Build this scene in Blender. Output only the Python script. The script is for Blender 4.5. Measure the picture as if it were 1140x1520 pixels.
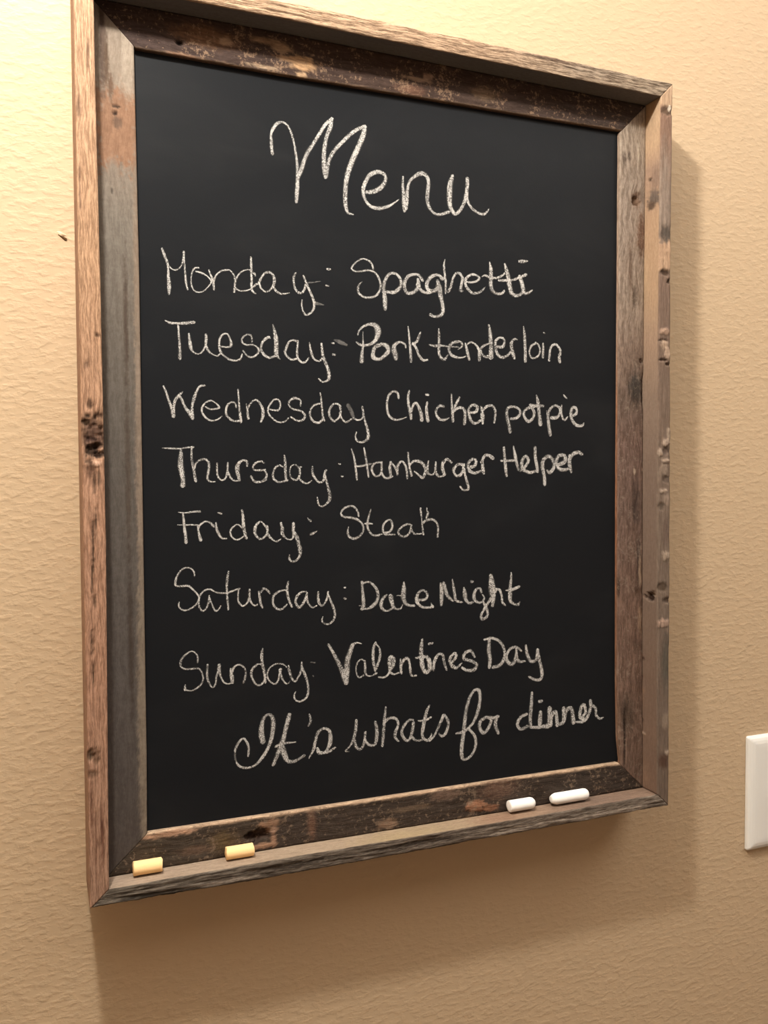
import bpy, math, random
from mathutils import Vector, Matrix, noise

for o in list(bpy.data.objects):
    bpy.data.objects.remove(o)
SC = bpy.context.scene
COL = SC.collection

# ---------------------------------------------------------------- camera
# world: wall face is y = 0, the room is towards -y, x right, z up; origin = centre of the chalkboard frame
F_PX = 1289.4708172745995
yaw, pitch, roll = 0.38228125756593473, -0.03728370444206619, -0.00529853237668191
cam_d = bpy.data.cameras.new('camera')
cam = bpy.data.objects.new('camera', cam_d)
COL.objects.link(cam)
SC.camera = cam
cam_d.sensor_fit = 'VERTICAL'
cam_d.sensor_height = 24.0
cam_d.sensor_width = 24.0 * 1140 / 1520
cam_d.lens = F_PX / 1520 * 24.0
cam_d.clip_start = 0.01
fwd = Vector((math.sin(yaw) * math.cos(pitch), math.cos(yaw) * math.cos(pitch), math.sin(pitch)))
rt = Vector((math.cos(yaw), -math.sin(yaw), 0))
up = rt.cross(fwd)
r2 = rt * math.cos(roll) + up * math.sin(roll)
u2 = -rt * math.sin(roll) + up * math.cos(roll)
m = Matrix((r2, u2, -fwd)).transposed().to_4x4()
m.translation = Vector((-0.2734979297422237, -0.658386190504008, -0.024696358074751203))
cam.matrix_world = m

# ---------------------------------------------------------------- world, lights, exposure
w = bpy.data.worlds.new('world')
SC.world = w
w.use_nodes = True
w.node_tree.nodes['Background'].inputs[0].default_value = (1.0, 0.9, 0.78, 1)
w.node_tree.nodes['Background'].inputs[1].default_value = 0.02

def lamp(name, kind, loc, energy, color, size=0.03, rot=(0, 0, 0), size_y=None):
    d = bpy.data.lights.new(name, kind)
    d.energy = energy
    d.color = color
    if kind == 'AREA':
        d.shape = 'RECTANGLE'
        d.size = size
        d.size_y = size_y or size
    else:
        d.shadow_soft_size = size
    o = bpy.data.objects.new(name, d)
    o.location = loc
    o.rotation_euler = rot
    COL.objects.link(o)
    return o

# bare warm bulb just above and left of the board: it throws the frame's shadow down to the right
lamp('ceiling_bulb', 'POINT', (-0.325, -0.3985, 0.672), 38.5, (1.0, 0.95, 0.86), 0.028)
# unseen wide fill light, added high on the right to lift the ambient
lamp('right_fill_light', 'AREA', (0.85, -0.72, 0.88), 14.5, (1.0, 0.94, 0.86), 0.9)
# weak cool fill light, added behind the camera to make the shade less brown
lamp('cool_fill_light', 'AREA', (0.5, -2.4, 0.55), 3.0, (0.66, 0.86, 1.0), 1.2, (math.radians(70), 0, 0))
SC.view_settings.view_transform = 'Standard'
SC.view_settings.look = 'None'
SC.view_settings.gamma = 1
SC.view_settings.use_curve_mapping = False
SC.view_settings.exposure = 0.0

# ---------------------------------------------------------------- material helpers
class NT:
    def __init__(s, name):
        s.m = bpy.data.materials.new(name)
        s.m.use_nodes = True
        s.t = s.m.node_tree
        s.t.nodes.clear()
        s.out = s.t.nodes.new('ShaderNodeOutputMaterial')
    def n(s, kind, **kw):
        nd = s.t.nodes.new('ShaderNode' + kind)
        ins = kw.pop('ins', {})
        for k, v in kw.items():
            setattr(nd, k, v)
        for k, v in ins.items():
            if isinstance(v, bpy.types.NodeSocket):
                s.t.links.new(v, nd.inputs[k])
            else:
                nd.inputs[k].default_value = v
        return nd
    def math(s, op, a, b=0.0, c=None, clamp=False):
        ins = {0: a, 1: b}
        if c is not None:
            ins[2] = c
        return s.n('Math', operation=op, use_clamp=clamp, ins=ins).outputs[0]
    def noise(s, vec, scale, detail=3, rough=0.55, dist=0.0):
        return s.n('TexNoise', ins={'Vector': vec, 'Scale': scale, 'Detail': detail, 'Roughness': rough, 'Distortion': dist}).outputs[0]
    def mapping(s, vec, scale):
        return s.n('Mapping', ins={'Vector': vec, 'Scale': scale}).outputs[0]
    def ramp(s, fac, lo, hi):
        return s.n('MapRange', interpolation_type='SMOOTHSTEP', ins={0: fac, 1: lo, 2: hi, 3: 0.0, 4: 1.0}).outputs[0]
    def mix(s, fac, a, b, blend='MIX'):
        nd = s.t.nodes.new('ShaderNodeMix')
        nd.data_type = 'RGBA'
        nd.blend_type = blend
        for i, v in ((0, fac), (6, a), (7, b)):
            if isinstance(v, bpy.types.NodeSocket):
                s.t.links.new(v, nd.inputs[i])
            else:
                nd.inputs[i].default_value = v if i == 0 else (*v, 1)
        return nd.outputs[2]
    def bsdf(s, color, rough=0.8, spec=0.3, bump=None, strength=0.3, dist=0.001):
        ins = {'Roughness': rough, 'Specular IOR Level': spec}
        ins['Base Color'] = color if isinstance(color, bpy.types.NodeSocket) else (*color, 1)
        if bump is not None:
            ins['Normal'] = s.n('Bump', ins={'Height': bump, 'Strength': strength, 'Distance': dist}).outputs[0]
        b = s.n('BsdfPrincipled', ins=ins)
        s.t.links.new(b.outputs[0], s.out.inputs[0])
        return b

WALL_RGB = (0.535, 0.398, 0.26)
def mat_wall(name, col=WALL_RGB, k=1.0):
    t = NT(name)
    c = t.n('TexCoord').outputs['Object']
    a = t.mapping(c, (0.66, 1, 1.2))
    n1 = t.noise(a, 185, 3, 0.5, 0.05)
    n2 = t.noise(a, 75, 2, 0.5, 0.2)
    n3 = t.noise(a, 420, 2, 0.5)
    pk = t.ramp(n1, 0.40, 0.72)
    h = t.math('ADD', t.math('ADD', t.math('MULTIPLY', pk, 0.55), t.math('MULTIPLY', n2, 0.5)), t.math('MULTIPLY', n3, 0.10))
    big = t.noise(c, 3.2, 2)
    color = t.mix(t.math('MULTIPLY', big, 0.10), col, tuple(x * 0.9 for x in col))
    t.bsdf(color, 0.62, 0.25, h, 0.36 * k, 0.0013)
    return t.m

def mat_plain(name, col, rough=0.6, spec=0.3, nscale=0, nstr=0.1):
    t = NT(name)
    c = t.n('TexCoord').outputs['Object']
    h = t.noise(c, nscale or 50, 3)
    color = t.mix(t.math('MULTIPLY', h, 0.3), col, tuple(x * 0.92 for x in col))
    t.bsdf(color, rough, spec, h if nscale else None, nstr, 0.0005)
    return t.m

def mat_wood(name, streak=0.5, speck=0.0, speck_rgb=(0.4, 0.28, 0.18), bump=0.6, fine=1.0, dark=0.30, seed=0.0, rough=0.85):
    """Weathered barn wood: UV is in metres (u along the grain, v around the board)."""
    t = NT(name)
    uv = t.n('UVMap', uv_map='UVMap').outputs[0]
    vc = t.n('VertexColor', layer_name='Stain')
    base, sm_k = vc.outputs[0], vc.outputs[1]
    off = t.n('VectorMath', operation='ADD', ins={0: uv, 1: (seed, seed * 0.37, 0)}).outputs[0]
    wob = t.n('VectorMath', operation='ADD', ins={0: off, 1: t.n('CombineXYZ', ins={1: t.math('MULTIPLY', t.math('SUBTRACT', t.noise(off, 22, 2), 0.5), 0.006)}).outputs[0]}).outputs[0]
    g1 = t.noise(t.mapping(wob, (1.0, 14.0, 1)), 55, 4, 0.65)
    g2 = t.noise(t.mapping(wob, (1.0, 14.0, 1)), 150 * fine, 4, 0.7)
    pt = t.noise(t.mapping(off, (1.0, 1.8, 1)), 260, 5, 0.75)
    g = t.math('ADD', t.math('MULTIPLY', g1, 0.6), t.math('MULTIPLY', g2, 0.4))
    k = t.ramp(g, 0.40, 0.60)
    lo = t.mix(1.0, base, (dark, dark * 0.88, dark * 0.8), 'MULTIPLY')
    hi = t.mix(1.0, base, (1.45, 1.45, 1.45), 'MULTIPLY')
    full = t.mix(k, lo, hi)
    color = t.mix(t.math('MULTIPLY', sm_k, streak), base, full)
    mott = t.ramp(pt, 0.3, 0.7)
    color = t.mix(t.math('MULTIPLY', mott, 0.42), color, t.mix(1.0, color, (0.55, 0.52, 0.5), 'MULTIPLY'))
    if speck:
        s1 = t.noise(t.mapping(wob, (1.0, 2.2, 1)), 260, 5, 0.75)
        s2 = t.noise(off, 38, 2)
        sm = t.ramp(t.math('ADD', s1, t.math('MULTIPLY', t.math('SUBTRACT', s2, 0.5), 0.5)), 0.545, 0.64)
        color = t.mix(t.math('MULTIPLY', sm, speck), color, speck_rgb)
    h = t.math('ADD', t.math('MULTIPLY', g, 1.0), t.math('MULTIPLY', pt, 0.35))
    t.bsdf(color, rough, 0.2, h, bump, 0.0012)
    return t.m

def mat_board():
    t = NT('chalkboard_paint')
    c = t.n('TexCoord').outputs['Object']
    n1 = t.noise(c, 900, 2)
    n2 = t.noise(t.mapping(c, (0.8, 1, 1.6)), 9, 4, 0.6, 0.6)
    n3 = t.noise(t.mapping(c, (0.5, 1, 2.5)), 40, 3, 0.6)
    dust = t.math('MULTIPLY', t.ramp(n2, 0.45, 0.8), t.math('ADD', t.math('MULTIPLY', n3, 0.8), 0.2))
    color = t.mix(t.math('MULTIPLY', dust, 0.022), (0.0082, 0.0092, 0.0112), (0.35, 0.34, 0.33))
    t.bsdf(color, 0.46, 0.13, n1, 0.12, 0.0004)
    return t.m

def mat_stroke(name, dens, lo):
    """Chalk on slate: grain lets the board show through, edges crumble (UV u = mm along, v = -1..1 across)."""
    t = NT(name)
    c = t.n('TexCoord').outputs['Object']
    uv = t.n('UVMap', uv_map='UVMap').outputs[0]
    sep = t.n('SeparateXYZ', ins={0: uv})
    v = t.math('ABSOLUTE', sep.outputs[1])
    g1 = t.noise(c, 1500, 2, 0.6)
    g2 = t.noise(c, 480, 2, 0.6)
    g3 = t.noise(c, 110, 2, 0.5)
    s = t.math('ADD', t.math('ADD', t.math('MULTIPLY', g1, 0.62), t.math('MULTIPLY', g2, 0.20)), t.math('MULTIPLY', g3, 0.18))
    edge = t.math('MULTIPLY', t.math('POWER', v, 4.0), 0.30)
    a = t.ramp(t.math('SUBTRACT', s, edge), lo, lo + 0.17)
    soft = t.math('SUBTRACT', 1.0, t.ramp(v, 0.55, 1.0))
    a = t.math('MULTIPLY', t.math('ADD', t.math('MULTIPLY', a, 0.88), t.math('MULTIPLY', soft, 0.12)), dens)
    b = t.n('BsdfPrincipled', ins={'Base Color': (0.56, 0.545, 0.525, 1), 'Roughness': 0.95, 'Specular IOR Level': 0.1})
    tr = t.n('BsdfTransparent')
    mx = t.n('MixShader', ins={0: a, 1: tr.outputs[0], 2: b.outputs[0]})
    t.t.links.new(mx.outputs[0], t.out.inputs[0])
    return t.m

# ---------------------------------------------------------------- mesh helpers
def mesh_obj(name, verts, faces, mat, parent=None, smooth=False, uvs=None, cols=None):
    me = bpy.data.meshes.new(name)
    me.from_pydata(verts, [], faces)
    if uvs is not None:
        l = me.uv_layers.new(name='UVMap')
        idx = [0] * len(me.loops)
        me.loops.foreach_get('vertex_index', idx)
        flat = []
        for i in idx:
            flat += uvs[i]
        l.data.foreach_set('uv', flat)
    if cols is not None:
        ca = me.color_attributes.new('Stain', 'FLOAT_COLOR', 'POINT')
        flat = []
        for c in cols:
            flat += (c[0], c[1], c[2], c[3] if len(c) > 3 else 1.0)
        ca.data.foreach_set('color', flat)
    me.materials.append(mat)
    if smooth:
        me.polygons.foreach_set('use_smooth', [True] * len(me.polygons))
    me.update()
    o = bpy.data.objects.new(name, me)
    COL.objects.link(o)
    if parent is not None:
        o.parent = parent
    return o

def box(name, a, b, mat, parent=None):
    (x0, y0, z0), (x1, y1, z1) = a, b
    v = [(x, y, z) for z in (z0, z1) for y in (y0, y1) for x in (x0, x1)]
    f = [(0, 2, 3, 1), (4, 5, 7, 6), (0, 1, 5, 4), (1, 3, 7, 5), (3, 2, 6, 7), (2, 0, 4, 6)]
    return mesh_obj(name, v, f, mat, parent)

def thing(name, label, cat, loc, group=None):
    o = bpy.data.objects.new(name, None)
    o.empty_display_size = 0.05
    o.location = loc
    o['label'] = label
    o['category'] = cat
    if group:
        o['group'] = group
    COL.objects.link(o)
    return o

def smooth01(a, b, x):
    t = min(1.0, max(0.0, (x - a) / (b - a)))
    return t * t * (3 - 2 * t)

def lerp_stops(stops, x):
    if x <= stops[0][0]:
        return stops[0][1]
    for (a, ca), (b, cb) in zip(stops, stops[1:]):
        if x <= b:
            t = (x - a) / (b - a)
            if isinstance(ca, tuple):
                return tuple(p + (q - p) * t for p, q in zip(ca, cb))
            return ca + (cb - ca) * t
    return stops[-1][1]

# ---------------------------------------------------------------- the room
M_WALL = mat_wall('tan_wall_paint')
M_WALL2 = mat_wall('tan_wall_paint_plain', k=0.6)
M_CEIL = mat_plain('ceiling_white_paint', (0.78, 0.75, 0.70), 0.9, 0.1, 160, 0.3)
def mat_floor():
    t = NT('brown_floor')
    c = t.n('TexCoord').outputs['Object']
    g = t.noise(t.mapping(c, (1, 12, 1)), 6, 4, 0.6)
    t.bsdf(t.mix(g, (0.20, 0.15, 0.11), (0.36, 0.28, 0.21)), 0.45, 0.4, g, 0.1)
    return t.m
X0, X1, Y1, Z0, Z1 = -1.15, 2.2, -3.0, -1.52, 0.90
room = [
    ('wall_back', (X0 - 0.1, 0, Z0), (X1 + 0.1, 0.1, Z1), M_WALL),
    ('wall_front', (X0 - 0.1, Y1 - 0.1, Z0), (X1 + 0.1, Y1, Z1), M_WALL2),
    ('wall_left', (X0 - 0.1, Y1, Z0), (X0, 0, Z1), M_WALL2),
    ('wall_right', (X1, Y1, Z0), (X1 + 0.1, 0, Z1), M_WALL2),
    ('floor', (X0 - 0.1, Y1 - 0.1, Z0 - 0.1), (X1 + 0.1, 0.1, Z0), mat_floor()),
    ('ceiling', (X0 - 0.1, Y1 - 0.1, Z1), (X1 + 0.1, 0.1, Z1 + 0.1), M_CEIL),
]
WALLS = {}
for nm, a, b, mt in room:
    o = box(nm, a, b, mt)
    o['kind'] = 'structure'
    WALLS[nm] = o

# small nick in the paint left of the frame: a torn flake with its dark score under it
def paint_nick():
    cx, cz = (-0.2520, 0.1474)
    d = NT('bruised_paint')
    d.bsdf((0.10, 0.055, 0.025), 0.9, 0.1)
    v, f = [], []
    n = 9
    for i in range(n):
        t = i / (n - 1)
        px = -0.0027 + 0.0056 * t
        pz = 0.0014 - 0.0034 * t
        wd = 0.0002 + 0.0011 * t * (1 - max(0, t - 0.88) * 4)
        for s, h in ((-1, 0.0), (-0.3, 0.0005), (0.5, 0.0005), (1, 0.0)):
            v.append((cx + px + wd * s * 0.55, -h - 0.00012, cz + pz + wd * s * 0.85))
    for i in range(n - 1):
        for j in range(3):
            a = i * 4 + j
            f.append((a, a + 1, a + 5, a + 4))
    mesh_obj('paint_nick', v, f, d.m, WALLS['wall_back'])
    fl = NT('lifted_paint')
    fl.bsdf(tuple(min(1, c * 1.25) for c in WALL_RGB), 0.6, 0.3)
    v, f = [(cx - 0.0008, -0.0016, cz + 0.0022)], []
    for i in range(14):
        a = 2 * math.pi * i / 14
        r = 1 + 0.25 * math.sin(3 * a + 1)
        v.append((cx - 0.0008 + 0.0030 * r * math.cos(a), -0.0001, cz + 0.0018 + 0.0016 * r * math.sin(a) - 0.0006 * math.cos(a)))
        f.append((0, i + 1, (i + 1) % 14 + 1))
    mesh_obj('paint_flake', v, f, fl.m, WALLS['wall_back'], smooth=True)
paint_nick()

# ---------------------------------------------------------------- framed chalkboard
D, D1, D0 = 0.04604, 0.02645, 0.02253           # strip front, rail front, slate face (distance from the wall)
S = 0.01214                            # width of the raised outer strip
R_L, R_R, R_T, R_B = 0.0281, 0.0284, 0.0275, 0.0281
# outer rectangle, slightly out of square like the real frame: (x or z) as functions along the side
def edge(side, t):
    """outer edge position of a side at coordinate t along it"""
    if side == 'L':
        return -0.2438
    if side == 'R':
        return lerp_stops([(-0.315, 0.2435), (-0.02, 0.2427), (0.156, 0.2416), (0.315, 0.2427)], t)
    if side == 'T':
        return lerp_stops([(-0.245, 0.3152), (-0.1, 0.3163), (0.0964, 0.3162), (0.2426, 0.3142)], t)
    return lerp_stops([(-0.2435, -0.3141), (-0.129, -0.3155), (0.084, -0.3155), (0.2435, -0.3151)], t)

def inner_w(side, t):
    """width of the raised strip at t"""
    if side == 'L':
        return lerp_stops([(-0.31, 0.0124), (-0.22, 0.0131), (-0.064, 0.0144), (0.116, 0.0136), (0.23, 0.0126), (0.31, 0.0124)], t)
    if side == 'R':
        return lerp_stops([(-0.31, 0.0122), (-0.19, 0.0130), (-0.02, 0.0134), (0.155, 0.0120), (0.31, 0.0121)], t)
    if side == 'T':
        return lerp_stops([(-0.24, 0.0116), (-0.1, 0.0119), (0.0964, 0.0131), (0.24, 0.0124)], t)
    return lerp_stops([(-0.24, 0.0100), (-0.12, 0.0119), (0.084, 0.0108), (0.24, 0.0112)], t)

OPEN = {'L': -0.2030, 'R': 0.2030, 'T': 0.2751, 'B': -0.2768}   # opening (front edge of the inner rails)

def rail_in(side, t):
    if side == 'L':
        return lerp_stops([(-0.2768, -0.2034), (-0.22, -0.2028), (0.12, -0.2028), (0.2751, -0.2040)], t)
    if side == 'R':
        return lerp_stops([(-0.2768, 0.2066), (-0.255, 0.2040), (-0.2, 0.2028), (-0.02, 0.2022), (0.158, 0.2027), (0.2751, 0.2030)], t)
    if side == 'T':
        return lerp_stops([(-0.2, 0.2748), (-0.1, 0.2742), (0.1, 0.2754), (0.2, 0.2763)], t)
    return lerp_stops([(-0.2, -0.2764), (-0.1, -0.2768), (0.1, -0.2772), (0.205, -0.2778)], t)

FEATS = {
'Lstrip':{'front':[(0.00509,-0.23573,0.01619,0.00861,(0.19,0.115,0.075),0.35,0.5,0),
(0.00419,-0.23574,0.01169,0.00602,(0.12,0.07,0.05),0.25,1.4,0),
(-0.00391,-0.23716,0.00405,0.00429,(0.035,0.02,0.012),0.3,1.8,0),
(-0.00703,-0.2325,0.00225,0.00345,(0.05,0.03,0.02),0.3,1.2,0),
(0.00326,-0.23832,0.00135,0.00342,(0.04,0.02,0.015),0.3,1.0,0),
(-0.00028,-0.23324,0.00135,0.00345,(0.05,0.03,0.02),0.3,1.0,0),
(0.01487,-0.24068,0.00179,0.00256,(0.06,0.035,0.02),0.3,1.0,0),
(0.01847,-0.23934,0.00134,0.00213,(0.07,0.04,0.025),0.3,0.8,0),
(0.02655,-0.23835,0.00358,0.00171,(0.14,0.08,0.05),0.4,0.6,0),
(0.01906,-0.23292,0.00112,0.00258,(0.1,0.055,0.035),0.3,0.7,0),
(-0.0129,-0.23603,0.0018,0.00559,(0.55,0.36,0.26),0.3,-0.7,0),
(-0.01201,-0.23986,0.00135,0.00213,(0.1,0.06,0.04),0.3,0.5,0),
(-0.0183,-0.23869,0.0054,0.00214,(0.16,0.09,0.06),0.5,0.5,0),
(-0.02507,-0.23623,0.00631,0.00107,(0.15,0.09,0.06),0.5,0.6,0),
(-0.02373,-0.2332,0.00632,0.00095,(0.15,0.09,0.06),0.5,0.6,0),
(-0.05217,-0.23583,0.00905,0.0006,(0.09,0.05,0.03),0.5,1.2,0),
(-0.07022,-0.23785,0.0154,0.0006,(0.07,0.04,0.025),0.5,1.4,0),
(-0.0906,-0.23863,0.01089,0.0006,(0.09,0.05,0.03),0.5,1.2,0),
(-0.10658,-0.23718,0.00455,0.00086,(0.12,0.07,0.045),0.5,0.8,0),
(-0.13378,-0.23936,0.01185,0.00056,(0.09,0.05,0.03),0.5,1.2,0),
(-0.15435,-0.23927,0.00823,0.00056,(0.09,0.05,0.03),0.5,1.2,0),
(-0.21007,-0.24151,0.00413,0.00216,(0.11,0.07,0.045),0.4,1.2,0),
(-0.21142,-0.23807,0.00552,0.00217,(0.17,0.1,0.065),0.5,0.7,0),
(-0.22305,-0.24087,0.0023,0.00389,(0.2,0.12,0.08),0.5,0.6,0),
(-0.24601,-0.24169,0.01846,0.00065,(0.17,0.085,0.055),0.6,0.4,0),
(-0.26558,-0.23506,0.01858,0.00105,(0.15,0.07,0.045),0.6,0.4,0),
(-0.27421,-0.23913,0.02319,0.00052,(0.19,0.1,0.065),0.6,0.4,0),
(0.16355,-0.24192,0.00791,0.00084,(0.2,0.12,0.08),0.5,0.6,0),
(0.17886,-0.24207,0.00526,0.00063,(0.2,0.12,0.08),0.5,0.6,0),
(0.25621,-0.23529,0.01091,0.00084,(0.24,0.15,0.1),0.6,0.4,0),
(0.22035,-0.24177,0.00611,0.00168,(0.24,0.15,0.1),0.6,0.3,0),
(0.07236,-0.23246,0.00134,0.00171,(0.14,0.08,0.05),0.4,0.6,0),
(0.05328,-0.2396,0.00267,0.00128,(0.2,0.12,0.08),0.5,0.5,0)]},
'Lrail':{'front':[(0.21833,-0.2155,0.0266,0.01532,(0.235,0.135,0.085),0.22,0.0,1),
(0.26517,-0.20806,0.02291,0.00405,(0.3,0.25,0.2),0.5,0.0,0),
(0.27585,-0.22473,0.03626,0.0022,(0.09,0.062,0.048),0.5,0.0,0),
(0.26182,-0.22232,0.01453,0.00155,(0.1,0.066,0.045),0.5,0.0,0),
(0.24498,-0.21995,0.01002,0.00155,(0.12,0.075,0.05),0.5,0.0,0),
(0.23277,-0.2166,0.00091,0.00312,(0.05,0.03,0.02),0.3,0.6,0),
(0.22813,-0.21712,0.00137,0.00134,(0.04,0.022,0.015),0.3,1.0,0),
(0.22193,-0.21589,0.00366,0.00313,(0.13,0.08,0.055),0.4,0.3,0),
(0.18491,-0.21915,0.0101,0.00312,(0.2,0.165,0.135),0.6,0.0,0),
(0.17517,-0.2202,0.00184,0.00089,(0.06,0.05,0.04),0.4,0.4,0),
(0.08492,-0.21224,0.04203,0.00136,(0.075,0.055,0.043),0.6,0.0,0),
(-0.01814,-0.2125,0.05673,0.00182,(0.075,0.058,0.046),0.6,0.0,0),
(-0.13683,-0.21253,0.05268,0.00183,(0.055,0.042,0.034),0.6,0.0,0),
(0.11344,-0.20409,0.07968,0.00228,(0.22,0.17,0.13),0.5,0.0,0),
(-0.01815,-0.20427,0.12395,0.00276,(0.21,0.165,0.13),0.4,0.0,0),
(-0.20011,-0.20473,0.1118,0.00372,(0.19,0.155,0.12),0.4,0.0,0)]},
'Tstrip':{'front':[(0.16057,0.31163,0.02688,0.00491,(0.28,0.22,0.165),0.6,0.0,0),
(0.04814,0.32004,0.03597,0.00154,(0.17,0.11,0.075),0.6,0.0,0),
(0.12157,0.31419,0.02908,0.0016,(0.16,0.11,0.08),0.6,0.0,0),
(-0.0306,0.31747,0.03292,0.00147,(0.17,0.11,0.075),0.6,0.0,0)]},
'Trail':{'front':[(-0.15449,0.29085,0.02182,0.0066,(0.14,0.075,0.042),0.6,0.0,0),
(-0.08228,0.2848,0.01048,0.00492,(0.42,0.26,0.14),0.35,0.0,0),
(-0.09158,0.28614,0.01141,0.00196,(0.34,0.21,0.12),0.35,0.0,0),
(-0.0834,0.27576,0.00365,0.00246,(0.48,0.33,0.2),0.3,0.0,0),
(-0.10779,0.29593,0.01325,0.00242,(0.27,0.18,0.115),0.35,0.0,0),
(-0.09869,0.2927,0.00718,0.00292,(0.3,0.2,0.125),0.35,0.0,0),
(-0.13956,0.29023,0.00489,0.00286,(0.26,0.17,0.11),0.35,0.0,0),
(-0.17301,0.28376,0.00235,0.00163,(0.008,0.005,0.004),0.4,2.2,0),
(-0.17031,0.27538,0.00946,0.0014,(0.25,0.15,0.1),0.4,0.0,0),
(0.01094,0.28826,0.01281,0.00156,(0.24,0.16,0.11),0.35,0.0,0),
(0.02025,0.29187,0.00468,0.00261,(0.26,0.17,0.12),0.35,0.0,0),
(0.00514,0.27956,0.0104,0.00362,(0.14,0.075,0.05),0.6,0.0,0),
(0.0706,0.28626,0.01116,0.00482,(0.15,0.1,0.065),0.6,0.0,0),
(-0.11302,0.27714,0.01114,0.00121,(0.34,0.25,0.17),0.35,0.0,0)]},
'Brail':{'front':[(-0.12272,-0.29105,0.00827,0.0041,(0.035,0.018,0.011),0.2,2.6,0),
(-0.12838,-0.29168,0.0041,0.00255,(0.03,0.015,0.01),0.2,2.6,0),
(-0.11085,-0.29605,0.00209,0.00671,(0.3,0.18,0.12),0.35,-0.3,0),
(-0.11817,-0.2995,0.00936,0.00206,(0.33,0.2,0.13),0.35,-0.3,0),
(-0.11129,-0.28823,0.00418,0.00258,(0.26,0.16,0.11),0.35,0.0,0),
(-0.0805,-0.28834,0.00324,0.0105,(0.15,0.085,0.058),0.6,0.0,0),
(0.06112,-0.29549,0.00948,0.00453,(0.27,0.135,0.08),0.2,-0.6,0),
(0.0725,-0.29887,0.01024,0.00285,(0.22,0.11,0.065),0.25,-0.4,0),
(0.08275,-0.28378,0.01686,0.00801,(0.13,0.078,0.055),0.7,0.0,0),
(-0.14961,-0.2918,0.00902,0.00706,(0.1,0.068,0.035),0.7,0.0,0),
(-0.16939,-0.29458,0.01276,0.00299,(0.13,0.085,0.06),0.5,0.0,0),
(-0.01795,-0.29856,0.00813,0.0038,(0.2,0.13,0.09),0.35,0.0,0),
(0.03264,-0.28239,0.01228,0.00446,(0.15,0.1,0.075),0.4,0.0,0),
(0.00258,-0.28909,0.0179,0.0022,(0.14,0.1,0.07),0.4,0.0,0),
(-0.11384,-0.28319,0.0073,0.00309,(0.28,0.17,0.11),0.4,0.0,0),
(-0.18848,-0.27955,0.01925,0.00197,(0.5,0.31,0.21),0.4,0.0,0)]},
'Bstrip':{'inner':[(-0.00909,-0.03972,0.03417,0.01054,(0.38,0.29,0.18),0.8,0.0,0),
(0.07741,-0.03591,0.02052,0.00993,(0.3,0.19,0.13),0.8,0.0,0),
(0.17063,-0.03567,0.0322,0.01041,(0.21,0.145,0.11),0.8,0.0,0)],
'front':[(-0.19171,-0.31325,0.02105,0.00144,(0.05,0.042,0.034),0.5,0.6,0),
(-0.21452,-0.31234,0.01358,0.00094,(0.05,0.042,0.034),0.5,0.6,0),
(-0.10387,-0.30978,0.03135,0.00151,(0.06,0.047,0.037),0.5,0.6,0),
(-0.00035,-0.30954,0.03531,0.00161,(0.06,0.047,0.037),0.5,0.5,0),
(0.09699,-0.31191,0.03926,0.00226,(0.27,0.225,0.185),0.5,0.0,0),
(0.17711,-0.31211,0.03543,0.00235,(0.3,0.25,0.205),0.5,0.0,0),
(0.0717,-0.30573,0.0382,0.00139,(0.09,0.07,0.055),0.5,0.5,0),
(0.17708,-0.30447,0.02823,0.00147,(0.12,0.095,0.075),0.5,0.4,0),
(-0.1538,-0.31241,0.02454,0.00123,(0.24,0.2,0.165),0.5,0.0,0)]},
'Rrail':{'front':[(0.21817,0.21997,0.00408,0.0036,(0.02,0.01,0.006),0.25,2.4,0),
(0.21884,0.22068,0.00699,0.00505,(0.14,0.085,0.055),0.5,0.3,0),
(0.18849,0.22668,0.01877,0.00509,(0.15,0.09,0.062),0.4,0.0,0),
(0.25319,0.20759,0.00577,0.00213,(0.13,0.1,0.08),0.5,0.0,0),
(0.25558,0.21256,0.00347,0.00178,(0.12,0.09,0.07),0.5,0.0,0),
(0.26096,0.22256,0.01394,0.00108,(0.36,0.31,0.25),0.5,0.0,0),
(0.13503,0.21908,0.00939,0.00217,(0.12,0.09,0.07),0.4,0.3,0),
(0.15812,0.21461,0.0234,0.0018,(0.17,0.12,0.09),0.5,0.3,0),
(0.05553,0.22106,0.01304,0.00655,(0.062,0.052,0.045),0.5,0.2,0),
(0.05283,0.2291,0.01428,0.00161,(0.045,0.025,0.018),0.5,1.2,0),
(0.07889,0.22745,0.00178,0.00292,(0.07,0.04,0.028),0.4,0.8,0),
(-0.04567,0.22174,0.01797,0.00439,(0.085,0.058,0.048),0.5,0.2,0),
(-0.09678,0.22502,0.02413,0.0022,(0.09,0.06,0.05),0.5,0.2,0),
(-0.01877,0.2201,0.00239,0.00146,(0.45,0.36,0.28),0.3,0.0,0),
(-0.01699,0.22886,0.0018,0.00147,(0.4,0.3,0.24),0.3,0.0,0),
(-0.1089,0.22657,0.0145,0.00147,(0.25,0.18,0.13),0.5,-0.2,0),
(-0.12573,0.22522,0.00423,0.0059,(0.12,0.075,0.055),0.5,0.4,0),
(-0.12278,0.20338,0.00837,0.00216,(0.09,0.055,0.04),0.5,0.2,0),
(-0.15124,0.22687,0.01213,0.00221,(0.25,0.165,0.115),0.5,0.0,0),
(-0.23499,0.21348,0.0158,0.00733,(0.085,0.058,0.043),0.6,0.3,0),
(-0.25784,0.21143,0.02557,0.00088,(0.03,0.018,0.012),0.5,1.4,0),
(-0.24911,0.20411,0.02425,0.00218,(0.19,0.125,0.09),0.6,0.0,0)]},
'Rstrip':{'inner':[(0.21884,-0.03812,0.00695,0.00789,(0.13,0.1,0.082),0.3,0.0,0),
(0.21292,-0.03462,0.00407,0.00533,(0.1,0.065,0.045),0.35,0.3,0),
(0.23558,-0.03263,0.00175,0.00215,(0.03,0.015,0.01),0.3,1.0,0),
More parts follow.
